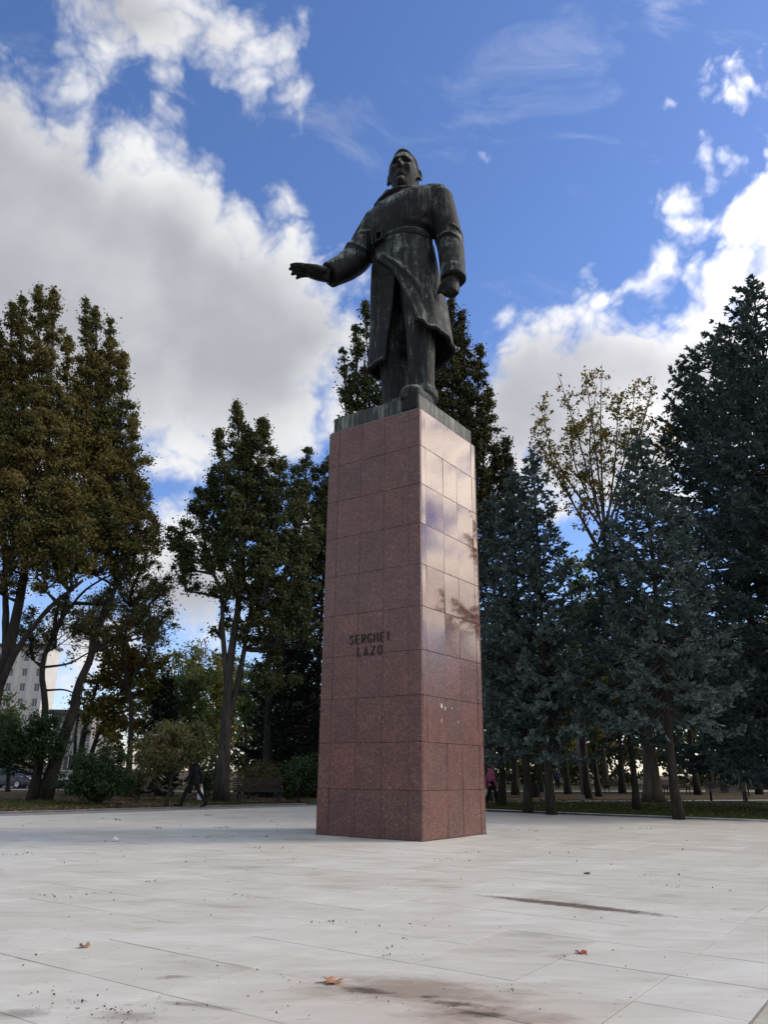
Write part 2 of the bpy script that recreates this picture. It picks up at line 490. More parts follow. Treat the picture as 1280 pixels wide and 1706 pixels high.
def granite_mat(name='polished_red_granite', dull=0.0):
    m, N, L, b = new_mat(name)
    tc = nd(N, 'ShaderNodeTexCoord'); oi = nd(N, 'ShaderNodeObjectInfo')
    ge = nd(N, 'ShaderNodeNewGeometry')
    pos = ge.outputs['Position']
    v1 = nd(N, 'ShaderNodeTexVoronoi', i_Scale=34.0, feature='F1'); L.new(pos, v1.inputs['Vector'])
    v2 = nd(N, 'ShaderNodeTexVoronoi', i_Scale=75.0, feature='F1'); L.new(pos, v2.inputs['Vector'])
    v3 = nd(N, 'ShaderNodeTexVoronoi', i_Scale=21.0, feature='F1'); L.new(pos, v3.inputs['Vector'])
    nz = nd(N, 'ShaderNodeTexNoise', i_Scale=2.4, i_Detail=6.0, i_Roughness=0.6); L.new(pos, nz.inputs['Vector'])
    s1 = nd(N, 'ShaderNodeSeparateColor'); L.new(v1.outputs['Color'], s1.inputs[0])
    s2 = nd(N, 'ShaderNodeSeparateColor'); L.new(v2.outputs['Color'], s2.inputs[0])
    s3 = nd(N, 'ShaderNodeSeparateColor'); L.new(v3.outputs['Color'], s3.inputs[0])
    r1 = ramp_node(N, [(0.0, (0.045, 0.014, 0.012)), (0.25, (0.115, 0.034, 0.026)), (0.55, (0.175, 0.050, 0.036)), (0.80, (0.25, 0.085, 0.060)), (0.95, (0.32, 0.14, 0.105))])
    L.new(s1.outputs[0], r1.inputs[0])
    r2 = ramp_node(N, [(0.0, (0.040, 0.018, 0.016)), (0.3, (0.15, 0.045, 0.034)), (0.75, (0.22, 0.075, 0.055)), (1.0, (0.33, 0.16, 0.125))])
    L.new(s2.outputs[1], r2.inputs[0])
    mx = nd(N, 'ShaderNodeMix', data_type='RGBA'); mx.inputs['Factor'].default_value = 0.45
    L.new(r1.outputs[0], mx.inputs['A']); L.new(r2.outputs[0], mx.inputs['B'])
    # pale feldspar flecks
    fl = nd(N, 'ShaderNodeMapRange'); fl.inputs['From Min'].default_value = 0.93; fl.inputs['From Max'].default_value = 0.97
    L.new(s3.outputs[2], fl.inputs['Value'])
    dd = nd(N, 'ShaderNodeMapRange'); dd.inputs['From Min'].default_value = 0.30; dd.inputs['From Max'].default_value = 0.18
    L.new(v3.outputs['Distance'], dd.inputs['Value'])
    fm = nd(N, 'ShaderNodeMath', operation='MULTIPLY'); L.new(fl.outputs[0], fm.inputs[0]); L.new(dd.outputs[0], fm.inputs[1])
    mx2 = nd(N, 'ShaderNodeMix', data_type='RGBA'); L.new(fm.outputs[0], mx2.inputs['Factor'])
    L.new(mx.outputs['Result'], mx2.inputs['A']); mx2.inputs['B'].default_value = (0.42, 0.33, 0.29, 1)
    # slab to slab tone, cloudy variation, grime
    hs = nd(N, 'ShaderNodeHueSaturation')
    vr = nd(N, 'ShaderNodeMapRange'); vr.inputs['To Min'].default_value = 0.57; vr.inputs['To Max'].default_value = 0.74
    L.new(oi.outputs['Random'], vr.inputs['Value'])
    nv = nd(N, 'ShaderNodeMapRange'); nv.inputs['From Min'].default_value = 0.3; nv.inputs['From Max'].default_value = 0.7; nv.inputs['To Min'].default_value = 0.78; nv.inputs['To Max'].default_value = 1.2
    L.new(nz.outputs['Fac'], nv.inputs['Value'])
    vm = nd(N, 'ShaderNodeMath', operation='MULTIPLY'); L.new(vr.outputs[0], vm.inputs[0]); L.new(nv.outputs[0], vm.inputs[1])
    L.new(vm.outputs[0], hs.inputs['Value'])
    sv = nd(N, 'ShaderNodeMath', operation='MULTIPLY_ADD'); L.new(oi.outputs['Random'], sv.inputs[0]); sv.inputs[1].default_value = 0.10; sv.inputs[2].default_value = 0.85
    L.new(sv.outputs[0], hs.inputs['Saturation'])
    L.new(mx2.outputs['Result'], hs.inputs['Color'])
    # lime run-off: thin pale vertical trails and powdery patches
    mp = nd(N, 'ShaderNodeMapping'); mp.inputs['Scale'].default_value = (9.0, 9.0, 0.5); L.new(pos, mp.inputs['Vector'])
    ru = nd(N, 'ShaderNodeTexNoise', i_Scale=1.5, i_Detail=6.0, i_Roughness=0.6); L.new(mp.outputs[0], ru.inputs['Vector'])
    rm = nd(N, 'ShaderNodeMapRange'); rm.inputs['From Min'].default_value = 0.56; rm.inputs['From Max'].default_value = 0.80; rm.inputs['To Max'].default_value = 0.10
    L.new(ru.outputs['Fac'], rm.inputs['Value'])
    mx3 = nd(N, 'ShaderNodeMix', data_type='RGBA'); L.new(rm.outputs[0], mx3.inputs['Factor']); L.new(hs.outputs[0], mx3.inputs['A']); mx3.inputs['B'].default_value = (0.30, 0.22, 0.20, 1)
    L.new(mx3.outputs['Result'], b.inputs['Base Color'])
    b.inputs['IOR'].default_value = GRANITE_IOR
    # the upper courses keep their polish, the lower ones within reach are scoured
    sp = nd(N, 'ShaderNodeSeparateXYZ'); L.new(pos, sp.inputs[0])
    rz = nd(N, 'ShaderNodeMapRange'); rz.inputs['From Min'].default_value = 1.5; rz.inputs['From Max'].default_value = 4.4; rz.inputs['To Min'].default_value = 0.42; rz.inputs['To Max'].default_value = 0.05 + 0.2 * dull
    L.new(sp.outputs['Z'], rz.inputs['Value'])
    ra = nd(N, 'ShaderNodeMath', operation='MULTIPLY_ADD'); L.new(rm.outputs[0], ra.inputs[0]); ra.inputs[1].default_value = 0.35; L.new(rz.outputs[0], ra.inputs[2])
    L.new(ra.outputs[0], b.inputs['Roughness'])
    sl = nd(N, 'ShaderNodeMapRange'); sl.inputs['From Min'].default_value = 1.8; sl.inputs['From Max'].default_value = 5.2; sl.inputs['To Min'].default_value = 0.24; sl.inputs['To Max'].default_value = 0.5 - 0.2 * dull
    L.new(sp.outputs['Z'], sl.inputs['Value']); L.new(sl.outputs[0], b.inputs['Specular IOR Level'])
    bp = nd(N, 'ShaderNodeBump', i_Strength=0.012, i_Distance=0.05)
    wv = nd(N, 'ShaderNodeTexNoise', i_Scale=3.0, i_Detail=2.0); L.new(pos, wv.inputs['Vector'])
    L.new(wv.outputs['Fac'], bp.inputs['Height']); L.new(bp.outputs[0], b.inputs['Normal'])
    return m

def streak_bronze():
    """plinth bronze: black with pale green run-off in vertical bars"""
    m, N, L, b = new_mat('streaked_bronze')
    tc = nd(N, 'ShaderNodeTexCoord')
    mp = nd(N, 'ShaderNodeMapping'); mp.inputs['Scale'].default_value = (6.0, 6.0, 0.35); L.new(tc.outputs['Object'], mp.inputs['Vector'])
    n1 = nd(N, 'ShaderNodeTexNoise', i_Scale=1.3, i_Detail=5.0, i_Roughness=0.65); L.new(mp.outputs[0], n1.inputs['Vector'])
    n2 = nd(N, 'ShaderNodeTexNoise', i_Scale=6.0, i_Detail=6.0, i_Roughness=0.65); L.new(tc.outputs['Object'], n2.inputs['Vector'])
    ad = nd(N, 'ShaderNodeMath', operation='MULTIPLY_ADD'); L.new(n2.outputs['Fac'], ad.inputs[0]); ad.inputs[1].default_value = 0.35; L.new(n1.outputs['Fac'], ad.inputs[2])
    r = ramp_node(N, [(0.52, (0.010, 0.011, 0.0105)), (0.66, (0.030, 0.035, 0.030)), (0.74, (0.10, 0.115, 0.095)), (0.88, (0.22, 0.24, 0.20))])
    L.new(ad.outputs[0], r.inputs[0]); L.new(r.outputs[0], b.inputs['Base Color'])
    b.inputs['Roughness'].default_value = 0.6
    return m

GRANITE_IOR = 1.85
PAVING, GRANITE, BRONZE_STREAK = paving_mat(), granite_mat(), streak_bronze()
GRANITE_FRONT = granite_mat('weathered_red_granite', 1.0)
MORTAR = simple_mat('lime_mortar', (0.22, 0.20, 0.185), 0.9, scale=9.0)
JOINT_RED = simple_mat('reddish_joint_mortar', (0.085, 0.045, 0.038), 0.9, scale=9.0)
GROUT = simple_mat('dark_joint', (0.06, 0.047, 0.036), 0.95, scale=12.0)
KERB = simple_mat('pale_kerb_stone', (0.40, 0.39, 0.37), 0.8, scale=5.0, bump=0.3)
KERB_DARK = simple_mat('grey_kerb_concrete', (0.17, 0.165, 0.155), 0.85, scale=5.0, bump=0.3)
PATH = simple_mat('grey_path_asphalt', (0.24, 0.235, 0.23), 0.9, var=0.2, scale=3.0)
ASPHALT = simple_mat('road_asphalt', (0.07, 0.07, 0.075), 0.85, scale=2.0)
BORDER = simple_mat('beige_border_stone', (0.42, 0.40, 0.33), 0.7, scale=4.0, bump=0.2)

def soil_mat(name, cols, scale=0.7):
    m, N, L, b = new_mat(name)
    ge = nd(N, 'ShaderNodeNewGeometry')
    n1 = nd(N, 'ShaderNodeTexNoise', i_Scale=scale, i_Detail=9.0, i_Roughness=0.7); L.new(ge.outputs['Position'], n1.inputs['Vector'])
    r = ramp_node(N, [(0.34 + 0.32 * i / (len(cols) - 1), c) for i, c in enumerate(cols)])
    L.new(n1.outputs['Fac'], r.inputs[0]); L.new(r.outputs[0], b.inputs['Base Color'])
    b.inputs['Roughness'].default_value = 0.95; b.inputs['Specular IOR Level'].default_value = 0.1
    bp = nd(N, 'ShaderNodeBump', i_Strength=0.6, i_Distance=0.08); L.new(n1.outputs['Fac'], bp.inputs['Height']); L.new(bp.outputs[0], b.inputs['Normal'])
    return m
SOIL = soil_mat('leafy_soil', [(0.030, 0.022, 0.014), (0.060, 0.046, 0.026), (0.085, 0.062, 0.030), (0.045, 0.050, 0.020)])
TURF = soil_mat('turf_soil', [(0.028, 0.038, 0.014), (0.048, 0.062, 0.020), (0.062, 0.060, 0.026)], 1.3)

# ------------------------------------------------------------------ ground, plaza, kerbs, paths
def sheet(name, pts, z, mat, thick=0.0):
    """flat polygon (optionally with a skirt of the given thickness)"""
    pts = [np.array([p[0], p[1]]) for p in pts]
    n = len(pts)
    bm = bmesh.new()
    top = [bm.verts.new((p[0], p[1], z)) for p in pts]
    f = bm.faces.new(top)
    if f.normal.z < 0: f.normal_flip()
    bm.normal_update()
    if thick:
        bot = [bm.verts.new((p[0], p[1], z - thick)) for p in pts]
        for i in range(n):
            bm.faces.new((top[i], bot[i], bot[(i + 1) % n], top[(i + 1) % n]))
    bmesh.ops.triangulate(bm, faces=[f])
    bmesh.ops.recalc_face_normals(bm, faces=bm.faces)
    if not thick:
        for fc in bm.faces:
            if fc.normal.z < 0: fc.normal_flip()
    me = bpy.data.meshes.new(name); bm.to_mesh(me); bm.free()
    me.materials.append(mat)
    return link(name, me, kind='structure')

ang = np.linspace(0, 2 * np.pi, 64, endpoint=False)
sheet('ground', np.stack([np.cos(ang) * 1600, np.sin(ang) * 1600], -1), -0.16, SOIL)

T = 0.766
A0, B0 = 4.31, -2.50
EDGE_B, EDGE_A = -1.10, 25.75
plaza = link('plaza', None, kind='structure')
base = sheet('paving_bed', [AB(-8, EDGE_B), AB(28.5, EDGE_B), AB(28.5, -27), AB(-8, -27)], -0.0045, GROUT)
base.parent = plaza
tile_pool = []
for k in range(4):                                            # a few slabs with slightly different edges
    g = Geo(); g.box((0, 0, -0.012), (T - 0.0062 - 0.002 * (k % 2), T - 0.0062 - 0.002 * (k // 2), 0.024), bevel=0.0007)
    tile_pool.append(g.mesh('paving_slab', PAVING))
rest = Geo()
cells = []
for i in range(-15, 32):
    for j in range(-33, 3):
        a0, b0 = A0 + i * T, B0 + j * T
        b1 = min(b0 + T, EDGE_B)
        if b1 - b0 < 0.1 or a0 > 28: continue
        c = AB(a0 + T / 2, (b0 + b1) / 2)
        cells.append((math.hypot(c[0], c[1]), c, b1 - b0))
cells.sort(key=lambda t: t[0])
n_single = 0
for d_, c, w in cells:
    inview = c[1] > 3.0 and abs(c[0]) < c[1] * 0.53 + 0.9
    dz, tx, ty = rng.normal(0, 0.0008), rng.normal(0, 0.0011), rng.normal(0, 0.0011)
    if inview and n_single < 285:
        o = link('paving_slab', tile_pool[int(rng.integers(4))], plaza)
        o.location = (c[0], c[1], dz); o.rotation_euler = (tx, ty, -PANG)
        if w < T - 0.01: o.scale = (w / T, 1, 1)
        n_single += 1
    else:
        rest.box(c + np.array([0, 0, dz - 0.006]), (w - 0.0055, T - 0.0055, 0.012), R_AB)
rest.obj('far_paving_slabs', PAVING, plaza, kind='stuff')

# right-hand border strip and the lower walk beyond it
g = Geo()
for i in range(30):
    g.box(AB(-4 + i * 1.2 + 0.6, EDGE_B + 0.14, -0.035), (0.26, 1.192, 0.08), R_AB, bevel=0.012)
g.obj('border_kerb', BORDER, kind='structure')
sheet('side_walk', [AB(-8, EDGE_B + 0.28), AB(32, EDGE_B + 0.28), AB(32, 14), AB(-8, 14)], -0.07, PATH)

# far right kerb and lawn
kb = link('kerb', None, kind='structure')
kst = Geo(); kst.box((0, 0, 0), (0.985, 0.14, 0.16), bevel=0.012); kst_me = kst.mesh('kerb_stone', KERB)
for i in range(20):
    o = link('kerb_stone', kst_me, kb); o.location = AB(EDGE_A, -1.6 - i - 0.5 + 0.1, -0.02 + rng.normal(0, 0.004)); o.rotation_euler = (0, 0, -PANG + rng.normal(0, 0.004))
LL0, LL1 = np.array([-10.4, 22.61, 0]), np.array([-2.61, 31.18, 0])       # left edge of the paving
ldir = (LL1 - LL0) / np.linalg.norm(LL1 - LL0); lnor = np.array([-ldir[1], ldir[0], 0])
lcorner = AB(EDGE_A, 0) + AX_B * (-20.3)
path_n0, path_n1 = np.array([-6.0, 31.6, 0]), np.array([45.0, 53.5, 0])
pdir = (path_n1 - path_n0) / np.linalg.norm(path_n1 - path_n0); pnor = np.array([-pdir[1], pdir[0], 0])
LAWN_R = [AB(EDGE_A + 0.07, -21.5), AB(EDGE_A + 0.07, -1.2), AB(EDGE_A + 0.07, 16), path_n0 + pdir * 46, path_n0 + pdir * 3.0]
sheet('lawn', LAWN_R, 0.035, TURF, 0.2)
sheet('park_path', [path_n0 + pdir * -1.0, path_n0 + pdir * 60, path_n0 + pdir * 60 + pnor * 2.4, path_n0 - pdir * 1.0 + pnor * 2.4], 0.0, PATH, 0.2)
sheet('leafy_ground', [path_n0 + pnor * 2.5 - pdir * 1.0, path_n0 + pnor * 2.5 + pdir * 70, path_n0 + pnor * 90 + pdir * 70, path_n0 + pnor * 90 - pdir * 1.0], 0.03, SOIL, 0.2)
sheet('far_path', [path_n0 + pnor * 17 + pdir * 2, path_n0 + pnor * 19 + pdir * 60, path_n0 + pnor * 21.5 + pdir * 60, path_n0 + pnor * 19 + pdir * 2], 0.036, KERB)
sheet('far_lawn', [path_n0 + pnor * 21 + pdir * 2, path_n0 + pnor * 24 + pdir * 50, path_n0 + pnor * 40 + pdir * 50, path_n0 + pnor * 40 + pdir * 2], 0.04, TURF)
# left: narrow walk, kerb, leafy lawn, then the street
p0, p1 = LL0 - ldir * 24, LL1 + ldir * 3.4
sheet('edge_walk', [p0, p1, p1 + lnor * 0.75, p0 + lnor * 0.75], 0.02, PATH, 0.2)
kd = link('kerb', None, kind='structure')
kg = Geo(); kg.box((0, 0, 0), (0.99, 0.12, 0.2), bevel=0.012); kg_me = kg.mesh('kerb_stone', KERB_DARK)
for i in range(36):
    c = p0 + ldir * (i + 0.5) + lnor * 0.82
    o = link('kerb_stone', kg_me, kd); o.location = (c[0], c[1], -0.02 + rng.normal(0, 0.004)); o.rotation_euler = (0, 0, math.atan2(ldir[1], ldir[0]) + rng.normal(0, 0.004))
q0, q1 = p0 + lnor * 0.88, p1 + lnor * 0.88
LAWN_L = [q0, q1, q1 + np.array([-2.0, 8, 0]), np.array([-6, 49, 0]), np.array([-60, 47, 0]), np.array([-60, 10, 0])]
sheet('leafy_lawn', LAWN_L, 0.05, SOIL, 0.2)
g = Geo(); g.box((-45, 48.2, -0.02), (78, 0.3, 0.2), bevel=0.02); g.obj('street_kerb', KERB, kind='structure')
sheet('street', [(-90, 48.3), (-6, 48.3), (-6, 66), (-90, 66)], -0.12, ASPHALT)

# ------------------------------------------------------------------ pedestal clad in slabs
pedestal = empty('stone_pedestal', (PC[0], PC[1], 0), 'tall red granite pedestal of polished slabs with raised letters', 'pedestal')
pedestal.rotation_euler = (0, 0, math.atan2(PD1[1], PD1[0]))      # local x = PD1, local y = -PD2 (out of the inscribed face)
HW = PED_W / 2
COURSE = PED_H / 10
g = Geo(); g.box((0, 0, PED_H / 2 - 0.02), (PED_W - 0.09, PED_W - 0.09, PED_H - 0.05)); g.obj('core', JOINT_RED, pedestal)
slab_cache = {}
def slab_mesh(w, h, t, m):
    k = (round(w, 3), round(h, 3), round(t, 3), m.name)
    if k not in slab_cache:
        g = Geo(); g.box((0, 0, 0), (w, t, h), bevel=0.004); slab_cache[k] = g.mesh('granite_slab', m)
    return slab_cache[k]
def clad(face, fracs, t, inset, seed):
    """face 0: inscribed (local +y), 1: right-hand (local -x), 2: back, 3: far left"""
    r = np.random.default_rng(seed)
    rot = (0, math.pi / 2, math.pi, -math.pi / 2)[face]
    full = PED_W - 2 * inset
    ca, sa = math.cos(rot), math.sin(rot)
    for row in range(10):
        x = full / 2
        for k, f in enumerate(fracs):
            w = full * f
            gap = 0.0045 if face in (0, 2) else 0.007
            zc = (row + 0.5) * COURSE
            o = link('granite_slab', slab_mesh(w - gap, COURSE - gap, t, GRANITE if face == 1 else GRANITE_FRONT), pedestal)
            lx, ly = x - w / 2, HW - t / 2 - (0.006 if 0 < k < len(fracs) - 1 else 0.0) + r.normal(0, 0.0012)
            o.location = (lx * ca - ly * sa, lx * sa + ly * ca, zc)
            # slabs were set by hand: each leans a fraction of a degree, so each mirrors another bit of sky
            tl = TILT if face == 1 else TILT * 0.45
            o.rotation_euler = (r.normal(0, tl), 0, rot + r.normal(0, tl))
            x -= w
TILT = 0.007
clad(0, (0.12, 0.255, 0.255, 0.25, 0.12), 0.045, 0.0, 3)
clad(1, (0.072, 0.306, 0.253, 0.303, 0.066), 0.045, 0.047, 8)
clad(2, (0.12, 0.255, 0.25, 0.255, 0.12), 0.045, 0.0, 5)
clad(3, (0.07, 0.30, 0.26, 0.30, 0.07), 0.045, 0.047, 6)
g = Geo(); g.box((0, 0, 0.006), (PED_W + 0.03, PED_W + 0.03, 0.016), bevel=0.006); g.obj('base_joint', GROUT, pedestal)
g = Geo(); g.box((0, 0, PED_H - 0.008), (PED_W - 0.05, PED_W - 0.05, 0.03), bevel=0.006); g.obj('top_bed', MORTAR, pedestal)

# raised bronze letters
LETTER = simple_mat('dark_letter_bronze', (0.035, 0.030, 0.027), 0.45, scale=20.0)

STROKES = {   # letter strokes on a grid 0..1 wide, 0..1 high
    'S': [[(1, .82), (.8, 1), (.25, 1), (0, .82), (.05, .6), (.9, .42), (1, .2), (.78, 0), (.2, 0), (0, .18)]],
    'E': [[(1, 1), (0, 1), (0, 0), (1, 0)], [(0, .52), (.8, .52)]],
    'R': [[(0, 0), (0, 1), (.75, 1), (1, .85), (1, .62), (.75, .48), (0, .48)], [(.5, .48), (1, 0)]],
    'G': [[(1, .8), (.78, 1), (.25, 1), (0, .8), (0, .2), (.25, 0), (.78, 0), (1, .18), (1, .42), (.62, .42)]],
    'H': [[(0, 0), (0, 1)], [(1, 0), (1, 1)], [(0, .52), (1, .52)]],
    'I': [[(.5, 0), (.5, 1)]],
    'L': [[(0, 1), (0, 0), (.95, 0)]],
    'A': [[(0, 0), (.5, 1), (1, 0)], [(.2, .34), (.8, .34)]],
    'Z': [[(0, 1), (1, 1), (0, 0), (1, 0)]],
    'O': [[(.25, 0), (0, .2), (0, .8), (.25, 1), (.75, 1), (1, .8), (1, .2), (.75, 0), (.25, 0)]]}
def letters(text, zc, width, hgt):
    """slender cast letters standing a little off the granite"""
    w = hgt * 0.47
    for ch, x in zip(text, np.linspace(width / 2 - w / 2, -width / 2 + w / 2, len(text))):   # local x runs to the photo's left
        g = Geo()
        for st in STROKES[ch]:
            p = np.array([(-(u_ - 0.5) * w, 0.0, (v_ - 0.5) * hgt) for u_, v_ in st])
            for a, b_ in zip(p[:-1], p[1:]):
                d = b_ - a; L_ = np.linalg.norm(d); c_, s_ = d[0] / L_, d[2] / L_
                g.box((a + b_) / 2, (L_ + 0.012, 0.030, 0.0145), np.array([[c_, 0, -s_], [0, 1, 0], [s_, 0, c_]]), bevel=0.003)
        g.obj('letter', LETTER, pedestal, loc=(x, HW + 0.013, zc))
letters('SERGHEI', PED_H - 5.135, 1.06, 0.185)
letters('LAZO', PED_H - 5.412, 0.63, 0.185)


# ------------------------------------------------------------------ trees and shrubs
def leaf_mat(name, cols, trans=0.25, rough=0.65, patch=0.6):
    """leaf colours picked leaf by leaf, with slow drifts of tone through the crown"""
    m, N, L, b = new_mat(name)
    ge = nd(N, 'ShaderNodeNewGeometry')
    nz = nd(N, 'ShaderNodeTexNoise', i_Scale=patch, i_Detail=3.0, i_Roughness=0.5)
    L.new(ge.outputs['Position'], nz.inputs['Vector'])
    a = nd(N, 'ShaderNodeMath', operation='MULTIPLY_ADD'); L.new(ge.outputs['Random Per Island'], a.inputs[0]); a.inputs[1].default_value = 0.55
    s = nd(N, 'ShaderNodeMath', operation='MULTIPLY_ADD'); L.new(nz.outputs['Fac'], s.inputs[0]); s.inputs[1].default_value = 1.6; s.inputs[2].default_value = -0.575
    L.new(s.outputs[0], a.inputs[2])
    r = ramp_node(N, [(i / (len(cols) - 1), c) for i, c in enumerate(cols)])
    L.new(a.outputs[0], r.inputs[0])
    L.new(r.outputs[0], b.inputs['Base Color'])
    b.inputs['Roughness'].default_value = rough; b.inputs['Specular IOR Level'].default_value = 0.25
    if trans:
        out = N['Material Output']
        tr = nd(N, 'ShaderNodeBsdfTranslucent'); L.new(r.outputs[0], tr.inputs['Color'])
        mx = nd(N, 'ShaderNodeMixShader'); mx.inputs['Fac'].default_value = trans
        L.new(b.outputs[0], mx.inputs[1]); L.new(tr.outputs[0], mx.inputs[2]); L.new(mx.outputs[0], out.inputs['Surface'])
    return m

def bark_mat(name, c0, c1, scale=5.0):
    m, N, L, b = new_mat(name)
    tc = nd(N, 'ShaderNodeTexCoord'); mp = nd(N, 'ShaderNodeMapping'); mp.inputs['Scale'].default_value = (1, 1, 0.22)
    L.new(tc.outputs['Object'], mp.inputs['Vector'])
    n = nd(N, 'ShaderNodeTexNoise', i_Scale=scale, i_Detail=8.0, i_Roughness=0.7, i_Distortion=0.4); L.new(mp.outputs[0], n.inputs['Vector'])
    r = ramp_node(N, [(0.35, c0), (0.65, c1)]); L.new(n.outputs['Fac'], r.inputs[0]); L.new(r.outputs[0], b.inputs['Base Color'])
    b.inputs['Roughness'].default_value = 0.9; b.inputs['Specular IOR Level'].default_value = 0.15
    bp = nd(N, 'ShaderNodeBump', i_Strength=0.9, i_Distance=0.05); L.new(n.outputs['Fac'], bp.inputs['Height']); L.new(bp.outputs[0], b.inputs['Normal'])
    return m

BARK = bark_mat('dark_bark', (0.022, 0.019, 0.016), (0.060, 0.052, 0.043))
BARK_GREY = bark_mat('grey_bark', (0.032, 0.028, 0.024), (0.080, 0.072, 0.062))
BARK_PLANE = bark_mat('mottled_pale_bark', (0.07, 0.058, 0.045), (0.17, 0.145, 0.115), 2.2)
OAK_BROWN = leaf_mat('bronzed_oak_leaves', [(0.057, 0.073, 0.024), (0.108, 0.108, 0.032), (0.169, 0.140, 0.041), (0.203, 0.149, 0.043)], trans=0.35)
OAK_GREEN = leaf_mat('dark_oak_leaves', [(0.035, 0.052, 0.019), (0.059, 0.078, 0.026), (0.086, 0.096, 0.031), (0.108, 0.094, 0.031)])
SPRUCE_BLUE = leaf_mat('blue_spruce_needles', [(0.066, 0.093, 0.085), (0.102, 0.140, 0.132), (0.146, 0.195, 0.185), (0.183, 0.242, 0.232)], trans=0.08, patch=1.0)
SPRUCE_DARK = leaf_mat('dark_conifer_needles', [(0.014, 0.022, 0.016), (0.026, 0.038, 0.026), (0.041, 0.055, 0.038)], trans=0.05)
MAPLE = leaf_mat('turning_maple_leaves', [(0.079, 0.101, 0.029), (0.151, 0.151, 0.037), (0.238, 0.187, 0.043), (0.252, 0.137, 0.041)], trans=0.5, patch=0.5)
PLANE_L = leaf_mat('yellow_plane_leaves', [(0.098, 0.090, 0.029), (0.179, 0.146, 0.033), (0.277, 0.203, 0.035), (0.163, 0.105, 0.035)], trans=0.35)
GREEN_L = leaf_mat('green_park_leaves', [(0.045, 0.081, 0.027), (0.074, 0.117, 0.036), (0.112, 0.152, 0.045), (0.174, 0.174, 0.049)], trans=0.45)
SHRUB_L = leaf_mat('deep_green_shrub_leaves', [(0.021, 0.044, 0.017), (0.034, 0.065, 0.023), (0.055, 0.086, 0.031)], trans=0.2)
OAK_MIX = leaf_mat('greenish_oak_leaves', [(0.030, 0.040, 0.015), (0.052, 0.060, 0.020), (0.080, 0.075, 0.024), (0.105, 0.085, 0.026)])
OLIVE_L = leaf_mat('olive_shrub_leaves', [(0.056, 0.068, 0.028), (0.093, 0.105, 0.041), (0.149, 0.149, 0.061), (0.197, 0.149, 0.063)], trans=0.4)

def unit(v): return v / (np.linalg.norm(v, axis=-1, keepdims=True) + 1e-9)

def leaves_mesh(name, P, Nr, length, width, mat, r, axis=None, spread=1.0):
    """one leaf-shaped face per position P with normal Nr"""
    n = len(P)
    a = r.normal(size=(n, 3)) * spread
    if axis is not None: a = a + axis
    a = unit(a - Nr * (a * Nr).sum(1, keepdims=True)); b = np.cross(Nr, a)
    L_ = (length * r.uniform(0.65, 1.35, n))[:, None]; W_ = (width * r.uniform(0.7, 1.3, n))[:, None]
    V = np.stack([P - a * L_ * 0.5, P + b * W_ * 0.5 + a * L_ * 0.05, P + a * L_ * 0.5, P - b * W_ * 0.5 + a * L_ * 0.05], 1).reshape(-1, 3)
    return mesh_arrays(name, V, quads=np.arange(n * 4).reshape(n, 4), mat=mat)

def clumps_to_leaves(cen, sig, per, r, squash=0.8, up=0.35):
    n = np.maximum((per * (sig / sig.mean()) ** 2).astype(int), 4)
    idx = np.repeat(np.arange(len(cen)), n)
    d = unit(r.normal(size=(len(idx), 3)))
    rad = np.abs(r.normal(0, 0.62, len(idx))) + 0.12
    off = d * (rad * sig[idx])[:, None]; off[:, 2] *= squash
    P = cen[idx] + off
    Nr = unit(d * 0.7 + r.normal(size=d.shape) * 0.75 + np.array([0, 0, up]))
    return P, Nr

def trunk_tube(g, pts, r0, r1, n=12, sides=9, flare=1.0, r=None):
    P = spline(pts, n) if len(pts) > 2 else np.linspace(pts[0], pts[1], n)
    t = np.linspace(0, 1, n)
    rad = r0 + (r1 - r0) * t ** 0.8
    rad = rad * (1 + (flare - 1) * np.exp(-t * n * 0.9))
    if r is not None: P = P + r.normal(0, 0.02, P.shape) * np.linspace(0, 1, n)[:, None] * r0 * 6
    g.tube(P, rad, sides)
    return P

def twig(g, a, b, r0, r, sag=0.0, sides=4, n=5):
    a, b = np.asarray(a, float), np.asarray(b, float)
    L_ = np.linalg.norm(b - a)
    mid = (a + b) / 2 + r.normal(0, 0.07, 3) * L_ + np.array([0, 0, sag * L_])
    t = np.linspace(0, 1, n)[:, None]
    P = (1 - t) ** 2 * a + 2 * t * (1 - t) * mid + t ** 2 * b
    g.tube(P, np.linspace(r0, r0 * 0.3, n), sides, cap=False)

